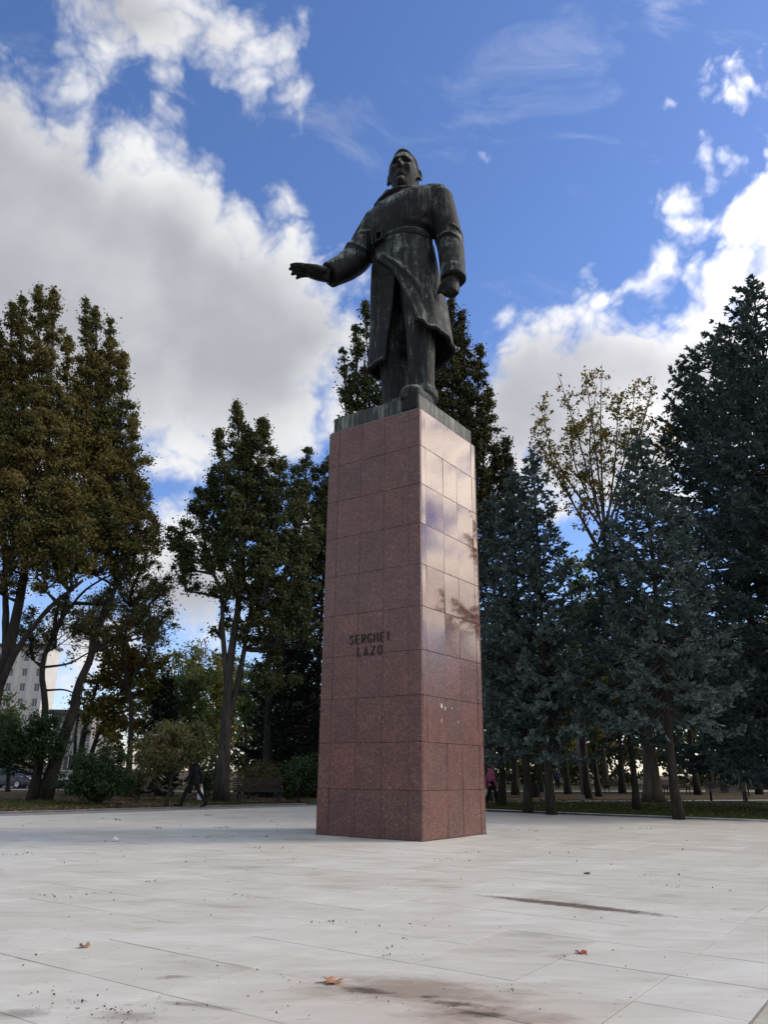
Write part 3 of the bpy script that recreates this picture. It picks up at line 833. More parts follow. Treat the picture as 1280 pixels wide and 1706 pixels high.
def plume_tree(name, base, stems, plumes, label, leafmat, bark, leaf=(0.15, 0.105), per=90, dens=1.0, seed=1, group=None, cat='tree', clump=0.42, r_twig=0.03):
    """upright tree: stems = (points, r0, r1); plumes = (foot, tip, radius) columns of foliage clumps on ascending shoots"""
    r = np.random.default_rng(seed)
    root = empty(name, base, label, cat, group=group)
    g = Geo(); spine = []
    for pts, r0, r1 in stems:
        P = trunk_tube(g, np.asarray(pts, float) - base, r0, r1, 16, 10, flare=1.35 if abs(pts[0][2] - base[2]) < 0.5 else 1.0, r=r)
        spine.append(P)
    g.obj('trunk', bark, root, smooth=True)
    spine = np.concatenate(spine)
    gb = Geo(); cen = []; sig = []
    for foot, tip, R in plumes:
        foot, tip = np.asarray(foot, float) - base, np.asarray(tip, float) - base
        L_ = np.linalg.norm(tip - foot)
        # leading shoot of the plume
        d2_ = np.linalg.norm(spine - foot, axis=1) + 3.0 * np.maximum(spine[:, 2] - foot[2], 0)
        s0 = spine[np.argmin(d2_)]
        if np.linalg.norm(s0 - foot) > 0.25: twig(gb, s0, foot, 0.09, r, sides=6)
        ax = np.linspace(foot, tip, 9); ax[1:-1] += r.normal(0, 0.05, (7, 3)) * R
        gb.tube(ax, np.linspace(0.085, 0.012, 9), 6)
        n = int(max(6, dens * 7.5 * L_ * R ** 1.25))
        t = r.uniform(0, 1, n) ** 0.9
        prof = np.clip(np.sin(np.pi * (0.10 + 0.90 * t) ** 0.75), 0, 1) ** 0.75 * (1 - 0.45 * t)
        a_ = r.uniform(0, 2 * np.pi, n); rr = R * prof * r.uniform(0.05, 1.0, n) ** 0.5 * r.uniform(0.75, 1.2, n)
        axp = foot + (tip - foot) * t[:, None]
        c = axp + np.stack([np.cos(a_) * rr, np.sin(a_) * rr, 0.25 * rr], -1)
        s_ = clump * r.uniform(0.6, 1.25, n) * (1 - 0.45 * t)
        for k in range(n):
            ta = max(0, t[k] - 0.10 - 0.55 * rr[k] / L_)
            twig(gb, foot + (tip - foot) * ta, c[k], r_twig * (1.1 - 0.6 * t[k]), r, sag=-0.06)
        cen.append(c); sig.append(s_)
        # ragged pointed top
        m = 4
        cen.append(np.linspace(foot + (tip - foot) * 0.93, tip, m) + r.normal(0, 0.06, (m, 3))); sig.append(np.linspace(clump * 0.5, clump * 0.22, m))
    gb.obj('branches', bark, root, smooth=True)
    cen, sig = np.concatenate(cen), np.concatenate(sig)
    P, Nr = clumps_to_leaves(cen, sig, per, r)
    cr = link('crown', leaves_mesh('crown', P, Nr, leaf[0], leaf[1], leafmat, r), root)
    return root

def px_path(Y, *pts):
    return [at(u, v, Y) for u, v in pts]

def bush_tree(name, base, blobs, label, leafmat, bark, stems=None, leaf=(0.13, 0.085), per=80, n=60, clump=0.4, seed=1, group=None, cat='tree', r0=0.09, shell=0.45, squash=0.75, droop=0.0):
    """rounded crown: blobs = (centre, radii) ellipsoids filled with clumps, each clump on its own branch"""
    r = np.random.default_rng(seed)
    root = empty(name, base, label, cat, group=group)
    g = Geo(); spine = []
    if stems is None: stems = [([base, np.asarray(blobs[0][0], float) + np.array([0, 0, -0.2 * blobs[0][1][2]])], r0, r0 * 0.5)]
    for pts, a, b in stems:
        spine.append(trunk_tube(g, np.asarray(pts, float) - base, a, b, 12, 8, flare=1.3, r=r))
    g.obj('trunk', bark, root, smooth=True)
    spine = np.concatenate(spine)
    gb = Geo(); cen = []; sig = []
    vol = np.array([np.prod(b_[1]) for b_ in blobs]) ** 0.7; vol /= vol.sum()
    for (c, rad), v in zip(blobs, vol):
        k = max(4, int(n * v))
        d = unit(r.normal(size=(k, 3)))
        q = np.asarray(c) - base + d * np.asarray(rad) * (r.uniform(0, 1, k) ** shell)[:, None]
        cen.append(q); sig.append(clump * r.uniform(0.65, 1.35, k))
    cen, sig = np.concatenate(cen), np.concatenate(sig)
    keep = cen[:, 2] > 0.12; cen, sig = cen[keep], sig[keep]
    for c in cen:
        dd = np.linalg.norm(spine - c, axis=1) + 2.0 * np.maximum(spine[:, 2] - c[2] + 0.3, 0)
        twig(gb, spine[np.argmin(dd)], c, 0.028 if r0 > 0.05 else 0.012, r, sag=0.05)
    gb.obj('branches', bark, root, smooth=True)
    P, Nr = clumps_to_leaves(cen, sig, per, r, squash=squash)
    ok = P[:, 2] > 0.03; P, Nr = P[ok], Nr[ok]
    link('crown', leaves_mesh('crown', P, Nr, leaf[0], leaf[1], leafmat, r, axis=np.array([0, 0, -droop]) if droop else None), root)
    return root

def spruce_meshes(h, R, z0, seed, mat, dens=1.0, needle=(0.21, 0.085), droop=0.30, gap=0.50, taper=0.80):
    r = np.random.default_rng(seed)
    g = Geo()
    n = 14
    t = np.linspace(0, 1, n)
    tr = np.stack([0.05 * np.sin(t * 5 + seed), 0.05 * np.cos(t * 4 + seed), t * h], -1); tr[0, :2] = 0
    tr[0, 2] = -0.1
    base_r = 0.0085 * h + 0.025
    rad = base_r * (1 - t) ** 0.85 + 0.012; rad[0] *= 1.35
    g.tube(tr, rad, 10)
    trunk = g.mesh('trunk', BARK, smooth=True)
    gb = Geo(); P = []; A = []
    z = z0
    while z < h - 0.25:
        f = (z - z0) / (h - z0)
        L0 = R * (1 - f) ** taper * (0.72 + 0.28 * min(1, f * 5))
        nb = int(r.integers(6, 9)) if f < 0.8 else 5
        ph0 = r.uniform(0, 6.28)
        for k in range(nb):
            L_ = max(0.22, L0 * r.uniform(0.72, 1.18))
            ph = ph0 + 2 * np.pi * k / nb + r.normal(0, 0.18)
            slope = 0.55 * f - droop * (1 - f) * r.uniform(0.6, 1.4)
            m = 7; s = np.linspace(0, 1, m)
            hd = np.array([np.cos(ph), np.sin(ph)])
            zz = z + r.normal(0, 0.1) + L_ * (slope * s - 0.16 * np.sin(np.pi * s) * (1 - f) + 0.14 * s ** 3)
            br = np.column_stack([np.outer(s * L_, hd), zz])
            gb.tube(br, np.linspace(0.012 + 0.012 * L_, 0.006, m), 4, cap=False)
            # twigs on both sides, shorter towards the tip, hanging a little
            nt = max(4, int(L_ / 0.070 * dens))
            ts = r.uniform(0.30 if L_ > 1 else 0.02, 1.0, nt) ** 0.8
            pos = np.stack([np.interp(ts, s, br[:, j]) for j in range(3)], -1)
            side = r.choice([-1, 1], nt)
            tl = np.clip(0.20 + 0.26 * L_ * (1 - ts ** 1.6), 0.16, 0.75) * r.uniform(0.6, 1.25, nt)
            fw = r.uniform(0.35, 1.1, nt)
            dirv = np.stack([hd[0] * fw - hd[1] * side, hd[1] * fw + hd[0] * side, r.normal(-0.05, 0.16, nt)], -1)
            dirv = unit(dirv)
            kq = np.maximum((tl / 0.075).astype(int), 2)
            idx = np.repeat(np.arange(nt), kq)
            u = r.uniform(0.05, 1.05, len(idx))
            q = pos[idx] + dirv[idx] * (u * tl[idx])[:, None] + np.array([0, 0, -0.34]) * (u ** 2 * tl[idx])[:, None]
            P.append(q); A.append(unit(dirv[idx] + r.normal(0, 0.34, (len(idx), 3)) + np.array([0, 0, 0.30])))
            # bushy tip
            kt = 7
            P.append(br[-1] + r.normal(0, 0.05, (kt, 3))); A.append(unit(np.array([hd[0], hd[1], 0.25]) + r.normal(0, 0.5, (kt, 3))))
        z += gap * r.uniform(0.75, 1.2) * (1.0 - 0.35 * f)
    # leader
    P.append(np.column_stack([r.normal(0, 0.03, 26), r.normal(0, 0.03, 26), np.linspace(h - 0.8, h + 0.15, 26)])); A.append(unit(r.normal(0, 0.6, (26, 3)) + np.array([0, 0, 1.0])))
    P, A = np.concatenate(P), np.concatenate(A)
    # three needle sprays around each point of a twig
    P3 = np.repeat(P, 2, 0); A3 = np.repeat(A, 2, 0) + r.normal(0, 0.25, (len(P) * 2, 3)); A3 = unit(A3)
    side_ = np.cross(A3, np.array([0, 0, 1.0])); Nr = unit(np.cross(side_, A3) * r.choice([1.0, 1.0, -1.0], len(A3))[:, None] + r.normal(0, 0.45, A3.shape)); Nr = unit(Nr - A3 * (Nr * A3).sum(1, keepdims=True))
    nn = len(P3)
    b = np.cross(Nr, A3)
    L_ = (needle[0] * r.uniform(0.7, 1.3, nn))[:, None]; W_ = needle[1] * r.uniform(0.7, 1.4, nn)[:, None]
    V = np.stack([P3 - A3 * L_ * 0.35, P3 + b * W_ * 0.5, P3 + A3 * L_ * 0.65, P3 - b * W_ * 0.5], 1).reshape(-1, 3)
    crown = mesh_arrays('crown', V, quads=np.arange(nn * 4).reshape(nn, 4), mat=mat)
    return trunk, gb.mesh('branches', BARK, smooth=True), crown

def place_tree(meshes, name, loc, label, rot=0.0, scale=1.0, group=None):
    root = empty(name, loc, label, 'tree', rot, group)
    root.scale = (scale, scale, scale)
    for nm, me in zip(('trunk', 'branches', 'crown'), meshes): link(nm, me, root)
    return root

# ---- blue spruces on the right
SG = 'blue spruces on the right'
def gz(u, v, z=0.04): return ground(u, v, z)
spA = spruce_meshes(12.6, 2.15, 2.3, 11, SPRUCE_BLUE)
spB = spruce_meshes(12.3, 2.9, 3.3, 12, SPRUCE_BLUE)
spE = spruce_meshes(22.4, 6.0, 2.6, 13, SPRUCE_BLUE, dens=1.0, gap=0.60, needle=(0.25, 0.095), taper=0.62)
spG = spruce_meshes(24.0, 6.4, 3.0, 14, SPRUCE_BLUE, dens=0.8, gap=0.66, needle=(0.29, 0.11), taper=0.52)
place_tree(spA, 'spruce', gz(920, 1355), 'blue spruce with a grey trunk nearest the right side of the pedestal', 0.3, group=SG)
place_tree(spA, 'spruce', gz(880, 1352), 'blue spruce with a thin black trunk just behind the one nearest the pedestal', 2.4, 0.98, group=SG)
place_tree(spA, 'spruce', gz(837, 1344), 'spruce half hidden by the pedestal, its trunk beside the woman in pink', 4.1, 1.0, group=SG)
place_tree(spB, 'spruce', gz(1132, 1363), 'blue spruce with the thick trunk closest to the paving on the right', 0.9, group=SG)
place_tree(spB, 'spruce', gz(1062, 1352), 'blue spruce with a slim dark trunk in the middle of the right-hand row', 3.0, 0.86, group=SG)
EX = at(1252, 468, 30.0)[0]
place_tree(spE, 'spruce', np.array([EX, 30.0, 0.03]), 'tallest spruce, its dark crown filling the right edge of the view', 0.5, group=SG)
place_tree(spG, 'spruce', np.array([at(1290, 1300, 38)[0], 38.0, 0.03]), 'broad tall spruce just left of and behind the tallest one at the right edge', 2.0, group=SG)
# the row goes on beyond the right edge of the picture
SIDE = ['spruce past the right edge, next after the tallest one', 'second spruce past the tallest one, beyond the right edge', 'third spruce past the tallest one, beyond the right edge', 'fourth spruce past the tallest one, beyond the right edge', 'fifth spruce past the tallest one, beyond the right edge', 'last spruce of the row beyond the right edge']
for i, (az, dist, sc_) in enumerate(((54, 40, 1.05), (60, 37, 0.92), (66, 41, 1.0), (72, 38, 0.92), (79, 41, 0.95), (86, 37, 0.9))):
    p = PC + np.array([math.sin(math.radians(az)), math.cos(math.radians(az)), 0]) * dist
    place_tree((spB if i % 2 else spA), 'spruce', (p[0], p[1], -0.05), SIDE[i], 1.3 * i, sc_, group='spruces past the right edge of the view')

# ---- bronzed columnar oaks on the left
YA = 31.0
OG = 'tall columnar oaks'
a0 = ground(-45, 1340, 0.05)
def P_(u, v, Y): return at(u, v, Y)
plume_tree('oak_tree', a0,
    [([a0, P_(-8, 1150, YA), P_(15, 1080, YA), P_(38, 960, YA), P_(50, 820, YA), P_(60, 660, YA)], 0.36, 0.07),
     ([P_(-8, 1160, YA), P_(30, 1079, YA - .4), P_(82, 1013, YA - .8), P_(138, 967, YA - 1)], 0.17, 0.06),
     ([P_(10, 1090, YA), P_(8, 960, YA + 1), P_(5, 800, YA + 1)], 0.18, 0.06)],
    [(P_(60, 800, YA), P_(64, 478, YA), 1.25), (P_(80, 800, YA - .6), P_(89, 479, YA - .4), 1.0), (P_(35, 820, YA + .6), P_(36, 494, YA + .6), 1.15), (P_(15, 830, YA), P_(20, 505, YA), 1.1),
     (P_(-10, 850, YA), P_(-6, 535, YA), 1.4), (P_(-40, 880, YA), P_(-40, 580, YA), 1.6), (P_(55, 930, YA - 1), P_(60, 640, YA - 1.2), 1.5), (P_(20, 950, YA - 1), P_(12, 660, YA - 1.2), 1.5),
     (P_(95, 950, YA - .5), P_(98, 700, YA - 1.0), 1.3), (P_(75, 985, YA - 1.3), P_(70, 800, YA - 1.5), 1.2), (P_(120, 985, YA - 1), P_(118, 800, YA - 1.4), 1.2), (P_(0, 990, YA - .5), P_(20, 830, YA - 1), 1.2), (P_(112, 900, YA + .5), P_(112, 560, YA + .5), 1.1), (P_(122, 960, YA), P_(126, 720, YA), 1.2)],
    'tallest bronze-leaved oak at the left edge with several pointed tops', OAK_BROWN, BARK, leaf=(0.125, 0.088), per=115, dens=1.0, seed=21, group=OG)
b0 = ground(72, 1333, 0.05); YB = b0[1]
plume_tree('oak_tree', b0,
    [([b0, P_(98, 1250, YB), P_(121, 1187, YB), P_(130, 1145, YB), P_(154, 1089, YB), P_(164, 1043, YB), P_(194, 964, YB), P_(190, 800, YB), P_(165, 620, YB)], 0.28, 0.05),
     ([P_(194, 964, YB), P_(170, 850, YB), P_(145, 660, YB)], 0.12, 0.04)],
    [(P_(150, 800, YB), P_(142, 500, YB), 1.15), (P_(160, 800, YB - .5), P_(158, 514, YB - .5), 1.2), (P_(178, 820, YB), P_(183, 535, YB), 1.3), (P_(195, 860, YB - .5), P_(205, 590, YB - .5), 1.2),
     (P_(140, 900, YB - .8), P_(135, 640, YB - 1), 1.4), (P_(175, 930, YB - 1), P_(178, 680, YB - 1), 1.5), (P_(210, 930, YB), P_(222, 690, YB), 1.15), (P_(222, 950, YB - .4), P_(238, 800, YB - .4), 1.1), (P_(160, 960, YB - 1.2), P_(160, 790, YB - 1.4), 1.3), (P_(205, 965, YB - .8), P_(210, 830, YB - 1), 1.2)],
    'bronze-leaved oak with a leaning trunk, second from the left edge', OAK_BROWN, BARK, leaf=(0.125, 0.088), per=115, dens=1.0, seed=22, group=OG)
# thin-leaved tree below and between
t0 = ground(54, 1333, 0.05); YT = t0[1]
plume_tree('willow_oak', t0,
    [([t0, P_(66, 1260, YT), P_(75, 1178, YT), P_(70, 1112, YT), P_(89, 1050, YT), P_(98, 997, YT)], 0.21, 0.06),
     ([P_(70, 1112, YT), P_(115, 1105, YT), P_(150, 1085, YT)], 0.06, 0.03), ([P_(75, 1150, YT), P_(110, 1150, YT), P_(140, 1165, YT)], 0.05, 0.02),
     ([P_(89, 1050, YT), P_(140, 985, YT), P_(200, 950, YT)], 0.08, 0.03)],
    [(P_(215, 1010, YT + 1), P_(262, 872, YT + 1), 1.5), (P_(230, 1040, YT + 1), P_(285, 960, YT + 1), 1.3), (P_(150, 1060, YT), P_(185, 980, YT), 1.3), (P_(90, 1080, YT), P_(110, 990, YT), 1.1), (P_(245, 1060, YT + 1.5), P_(283, 1020, YT + 1.5), 0.9), (P_(55, 1100, YT), P_(50, 1010, YT), 1.0)],
    'sparse olive tree with a crooked thin trunk between the leaning oak and the left edge', OLIVE_L, BARK, leaf=(0.17, 0.05), per=70, dens=1.25, seed=23, clump=0.5)

# ---- dark oak with twin stems left of the pedestal
c0 = ground(368, 1336, 0.05); YC = c0[1]
plume_tree('oak_tree', c0,
    [([c0, P_(375, 1230, YC), P_(381, 1124, YC), P_(394, 1030, YC), P_(402, 968, YC), P_(411, 850, YC), P_(414, 740, YC)], 0.28, 0.05),
     ([P_(378, 1140, YC), P_(371, 1050, YC), P_(369, 989, YC), P_(355, 952, YC), P_(335, 880, YC)], 0.13, 0.05),
     ([P_(378, 1200, YC), P_(398, 1130, YC + .3), P_(420, 1000, YC + .5), P_(445, 880, YC + .5)], 0.17, 0.05)],
    [(P_(402, 900, YC), P_(394, 671, YC), 1.15), (P_(425, 900, YC), P_(437, 697, YC), 1.25), (P_(385, 880, YC - .5), P_(366, 715, YC - .5), 0.9), (P_(345, 950, YC), P_(330, 812, YC), 1.25), (P_(318, 950, YC), P_(283, 878, YC), 0.95), (P_(310, 985, YC), P_(300, 905, YC), 0.8),
     (P_(450, 930, YC), P_(470, 765, YC), 1.3), (P_(400, 980, YC - .7), P_(400, 830, YC - .8), 1.4), (P_(440, 1010, YC - .5), P_(448, 880, YC - .7), 1.5), (P_(480, 1000, YC), P_(492, 860, YC), 1.2), (P_(365, 1060, YC + .3), P_(372, 1000, YC + .3), 0.5), (P_(460, 1080, YC), P_(475, 980, YC), 1.2), (P_(410, 1070, YC + .3), P_(420, 980, YC + .3), 0.9),
     (P_(418, 900, YC + .4), P_(415, 715, YC + .4), 1.25), (P_(362, 930, YC + .4), P_(352, 790, YC + .4), 1.15), (P_(378, 1000, YC - .3), P_(372, 880, YC - .3), 1.15), (P_(432, 1070, YC + .6), P_(440, 950, YC + .6), 1.3), (P_(490, 1080, YC + .8), P_(500, 970, YC + .8), 1.25), (P_(455, 1150, YC + .8), P_(462, 1060, YC + .8), 1.1), (P_(495, 930, YC + .5), P_(500, 800, YC + .5), 1.2)],
    'dark oak with a twin grey trunk standing between the bench and the man walking', OAK_GREEN, BARK_GREY, leaf=(0.13, 0.09), per=105, dens=1.25, seed=24, group=OG, clump=0.40)
d0 = ground(443, 1328, 0.05); YD = d0[1]
plume_tree('oak_tree', d0,
    [([d0, P_(447, 1200, YD), P_(452, 1050, YD), P_(490, 900, YD), P_(520, 800, YD)], 0.26, 0.05), ([P_(452, 1050, YD), P_(500, 1000, YD), P_(550, 900, YD)], 0.12, 0.05)],
    [(P_(505, 860, YD), P_(512, 745, YD), 1.2), (P_(530, 870, YD), P_(545, 770, YD), 1.2), (P_(520, 960, YD), P_(540, 850, YD), 1.3), (P_(560, 930, YD), P_(575, 780, YD), 1.3), (P_(500, 1010, YD), P_(510, 920, YD), 1.2)],
    'dark oak whose top pokes out beside the left edge of the pedestal', OAK_GREEN, BARK, leaf=(0.13, 0.09), per=100, dens=1.3, seed=25, group=OG)

# ---- columnar oaks behind the statue
e0 = np.array([-1.0, 37.5, 0.03]); YE = 37.5
plume_tree('oak_tree', e0,
    [([e0, P_(610, 1000, YE), P_(608, 760, YE), P_(608, 600, YE)], 0.32, 0.05)],
    [(P_(620, 760, YE), P_(609, 503, YE), 1.05), (P_(600, 760, YE), P_(592, 540, YE), 0.85), (P_(590, 740, YE), P_(570, 580, YE), 0.8), (P_(650, 770, YE), P_(640, 560, YE), 1.3), (P_(585, 760, YE), P_(572, 655, YE), 0.7), (P_(600, 900, YE), P_(590, 720, YE), 1.3), (P_(560, 900, YE), P_(560, 740, YE), 1.0)],
    'dark columnar oak behind the left side of the statue', OAK_GREEN, BARK, per=66, dens=1.05, seed=26, group=OG, clump=0.40)
f0 = np.array([4.6, 37.0, 0.03]); YF = 37.0
plume_tree('oak_tree', f0,
    [([f0, P_(780, 1050, YF), P_(770, 800, YF), P_(765, 600, YF)], 0.36, 0.05)],
    [(P_(755, 760, YF), P_(752, 500, YF), 1.15), (P_(770, 760, YF), P_(769, 520, YF), 0.95), (P_(790, 780, YF), P_(801, 575, YF), 0.95), (P_(735, 760, YF), P_(730, 570, YF), 1.2), (P_(800, 850, YF), P_(815, 650, YF), 1.2), (P_(820, 900, YF), P_(845, 730, YF), 1.2), (P_(780, 900, YF - .8), P_(782, 690, YF - .8), 1.5), (P_(800, 980, YF - .5), P_(812, 820, YF - .5), 1.5), (P_(840, 880, YF), P_(850, 770, YF), 0.6)],
    'green-brown columnar oak behind the right side of the statue', OAK_MIX, BARK, per=90, dens=1.25, seed=27, group=OG)

# ---- half bare plane tree
p0_ = ground(1090, 1336, 0.03); YP = p0_[1]
r = np.random.default_rng(31)
plane = empty('plane_tree', p0_, 'half bare plane tree with scattered yellow leaves above the spruces', 'tree')
g = Geo(); hub = P_(1012, 915, YP)
trunk_tube(g, np.array([p0_, P_(1080, 1240, YP), P_(1052, 1080, YP), hub]) - p0_, 0.42, 0.20, 14, 12, flare=1.45)
g.obj('trunk', BARK_PLANE, plane, smooth=True)
g = Geo(); ends = []
for (u, v, dy) in ((995, 640, 0), (952, 697, .6), (930, 622, -.5), (1003, 606, .5), (1092, 628, 0), (1030, 655, -.8), (884, 712, 0), (1112, 720, .6), (905, 665, .8), (1060, 640, .9), (1070, 700, -.6), (975, 620, -1), (1120, 690, -1), (920, 760, -.6)):
    tip = P_(u, v, YP + dy * 2) - p0_; h0 = hub - p0_ + r.normal(0, 0.25, 3) * np.array([1, 1, 2.5])
    mid = h0 * 0.45 + tip * 0.55 + np.array([(tip - h0)[0] * 0.12, 0, 0]) + r.normal(0, 0.5, 3)
    ax = spline(np.array([h0, mid, tip]), 12)
    g.tube(ax, np.linspace(0.070, 0.010, 12), 6)
    for k in range(26):
        t = r.uniform(0.22, 1.0); i = int(t * 11); o = ax[i]
        d = unit(r.normal(size=3) * np.array([1, 1, .6]) + unit(tip - h0) * 0.9 + np.array([0, 0, .25])); L_ = r.uniform(0.5, 1.7) * (1.25 - t)
        e = o + d * L_
        twig(g, o, e, 0.016, r, sag=0.05, sides=4, n=4); ends.append(e)
        for q in range(3):
            o2 = o + (e - o) * r.uniform(.3, .9); e2 = o2 + unit(d + r.normal(0, .7, 3)) * r.uniform(.25, .6)
            twig(g, o2, e2, 0.008, r, sides=3, n=3); ends.append(e2)
g.obj('branches', BARK_PLANE, plane, smooth=True)
ends = np.array(ends); ends = ends[r.uniform(size=len(ends)) < 0.62]
P, Nr = clumps_to_leaves(ends, np.full(len(ends), 0.26) * r.uniform(0.5, 1.4, len(ends)), 9, r)
link('crown', leaves_mesh('crown', P, Nr, 0.15, 0.13, PLANE_L, r), plane)

# ---- lower trees and shrubs on the left
def blob_px(u, v, Y, ru, rv, ry=None):
    k = Y / FPX * 1.02
    return (at(u, v, Y), (ru * k, ry if ry else (ru * k), rv * k))
m0 = ground(128, 1330, 0.05); YM = 40.0; m0 = np.array([at(128, 1300, YM)[0], YM, 0.05])
bush_tree('maple_tree', m0, [blob_px(205, 1100, YM, 62, 60), blob_px(165, 1150, YM, 40, 55), blob_px(240, 1130, YM, 45, 60), blob_px(190, 1210, YM, 60, 45), blob_px(225, 1040, YM, 30, 30), blob_px(160, 1040, YM, 25, 35)],
    'maple turning yellow and rust behind the green shrub on the left', MAPLE, BARK,
    stems=[([m0, P_(140, 1220, YM), P_(165, 1130, YM), P_(200, 1050, YM)], 0.20, 0.04), ([m0 + np.array([.3, 0, 0]), P_(160, 1230, YM), P_(185, 1180, YM), P_(225, 1110, YM)], 0.15, 0.04), ([m0, P_(125, 1230, YM), P_(135, 1160, YM)], 0.12, 0.04)],
    n=150, per=70, clump=0.55, leaf=(0.17, 0.15), seed=41)
bush_tree('elm_tree', np.array([at(215, 1300, 38)[0], 38, 0.05]), [blob_px(230, 1010, 38, 62, 62), blob_px(170, 1020, 38, 45, 50), blob_px(262, 1060, 38, 36, 50), blob_px(120, 1050, 38, 35, 45)], 'loose olive tree filling the space under the leaning oak crown', OLIVE_L, BARK,
    stems=[([np.array([at(215, 1300, 38)[0], 38, 0.05]), at(218, 1180, 38), at(205, 1080, 38), at(225, 1000, 38)], 0.16, 0.04), ([at(214, 1140, 38), at(250, 1080, 38), at(262, 1050, 38)], 0.07, 0.03), ([at(212, 1150, 38), at(170, 1080, 38), at(150, 1040, 38)], 0.08, 0.03)], n=130, per=42, clump=0.5, leaf=(0.18, 0.06), seed=52)
def small(name, u, Yb, blobs, label, mat, seed, **kw):
    b_ = at(u, 1300, Yb); b_ = np.array([b_[0], Yb, 0.05])
    return bush_tree(name, b_, [blob_px(*bl) for bl in blobs], label, mat, BARK, seed=seed, **kw)
small('linden_tree', 318, 45, [(318, 1150, 45, 42, 62), (300, 1205, 45, 40, 40), (335, 1215, 45, 40, 40)], 'green tree in the gap left of the twin-trunk oak', GREEN_L, 42, n=100, per=75, clump=0.55, leaf=(0.16, 0.13))
small('birch_tree', 360, 49, [(362, 1150, 49, 26, 70), (350, 1215, 49, 40, 40), (330, 1110, 49, 20, 30)], 'yellow-orange tree behind the twin trunk of the dark oak', MAPLE, 43, n=80, per=70, clump=0.55, leaf=(0.17, 0.14))
small('bare_shrub_tree', 320, 52, [(322, 1095, 52, 26, 32)], 'thin nearly leafless treetop above the green tree', OLIVE_L, 44, n=40, per=14, clump=0.6, leaf=(0.16, 0.1))
small('globe_tree', 280, 27.66, [(296, 1240, 27.66, 54, 36), (262, 1254, 27.66, 36, 34), (326, 1242, 27.66, 32, 32), (278, 1264, 27.66, 40, 20)], 'small round-headed olive tree on a thin trunk beside the man walking', OLIVE_L, 45, n=190, per=95, clump=0.27, leaf=(0.15, 0.045), r0=0.07, shell=0.35, droop=0.8)
small('shrub', 170, 29.83, [(150, 1285, 29.83, 48, 36), (185, 1280, 29.83, 36, 42), (160, 1300, 29.83, 55, 28)], 'dark green drooping shrub at the edge of the leafy lawn on the left', SHRUB_L, 46, n=170, per=90, clump=0.27, leaf=(0.10, 0.05), r0=0.09, cat='shrub', shell=0.4, droop=0.6)
small('shrub', 500, 33.0, [(500, 1295, 33, 30, 30), (515, 1285, 33, 24, 26), (482, 1302, 33, 20, 24)], 'bright green shrub right of the left bench beside the pedestal', SHRUB_L, 47, n=110, per=85, clump=0.26, leaf=(0.10, 0.06), r0=0.05, cat='shrub')
small('shrub', 415, 37, [(420, 1295, 37, 36, 24), (450, 1288, 37, 24, 28)], 'thin grey-green bush behind the back of the left bench', OLIVE_L, 48, n=70, per=30, clump=0.35, leaf=(0.10, 0.04), r0=0.04, cat='shrub')
small('shrub', 235, 34, [(232, 1300, 34, 30, 22), (210, 1305, 34, 24, 20)], 'low straggly bush between the green shrub and the round-headed tree', OLIVE_L, 49, n=60, per=40, clump=0.33, leaf=(0.11, 0.04), r0=0.04, cat='shrub')
small('shrub', 340, 35, [(342, 1300, 35, 26, 24)], 'low dark bush under the round-headed tree, right of the man', SHRUB_L, 50, n=50, per=45, clump=0.33, leaf=(0.10, 0.05), r0=0.04, cat='shrub')
small('shrub', 15, 44, [(18, 1215, 44, 40, 40), (-15, 1200, 44, 40, 50), (60, 1250, 44, 30, 30)], 'pale green bushy tree in front of the white office block', GREEN_L, 51, n=100, per=60, clump=0.5, leaf=(0.14, 0.10), r0=0.12, cat='shrub')
small('weeping_tree', 52, 32, [(72, 1212, 32, 34, 28), (35, 1240, 32, 42, 30), (85, 1245, 32, 26, 30), (5, 1262, 32, 30, 24)], 'dark weeping tree drooping between the leaning trunks on the left', SHRUB_L, 53, n=110, per=60, clump=0.42, leaf=(0.20, 0.05), r0=0.09, droop=1.2)
dkA = spruce_meshes(16.5, 3.4, 1.0, 61, SPRUCE_DARK, dens=0.55, needle=(0.30, 0.09), gap=0.42, droop=0.42)
dkB = spruce_meshes(6.4, 1.6, 0.5, 62, SPRUCE_DARK, dens=0.8, needle=(0.22, 0.07), gap=0.30)
DG = 'dark conifers behind the oaks'
for (u, Y, me, rot, sc, lab) in ((525, 41, dkA, 0.4, 1.0, 'dark drooping conifer close to the left side of the pedestal'), (470, 44, dkA, 2.0, 0.82, 'dark conifer behind the left bench'),
                                 (262, 40, dkB, 1.0, 0.92, 'small pointed dark conifer behind the round-headed tree')):
    p = at(u, 1300, Y); place_tree(me, 'conifer', (p[0], Y, 0.04), lab, rot, sc, group=DG)

# ---- park trees further back, right and left

def park_meshes(h, rad, seed, mat, lean=0.3, n=70, per=70):
    r = np.random.default_rng(seed); g = Geo()
    top = np.array([lean, 0, h * 0.62])
    sp = trunk_tube(g, np.array([[0, 0, -0.1], [0.1 * lean, 0.1, h * 0.25], top * [.6, 1, .75], top]), 0.15 + h * 0.006, 0.06, 12, 8, flare=1.3, r=r)
    tr = g.mesh('trunk', BARK, smooth=True)
    d = unit(r.normal(size=(n, 3))); cen = np.array([lean * .7, 0, h * 0.66]) + d * np.array([rad, rad, h * 0.34]) * (r.uniform(0, 1, n) ** 0.5)[:, None]
    gb = Geo()
    for c in cen:
        dd = np.linalg.norm(sp - c, axis=1) + 1.5 * np.maximum(sp[:, 2] - c[2] + 0.5, 0)
        twig(gb, sp[np.argmin(dd)], c, 0.035, r, sag=0.05)
    P, Nr = clumps_to_leaves(cen, 0.75 * r.uniform(0.6, 1.3, n), per, r)
    return tr, gb.mesh('branches', BARK, smooth=True), leaves_mesh('crown', P, Nr, 0.26, 0.18, mat, r)
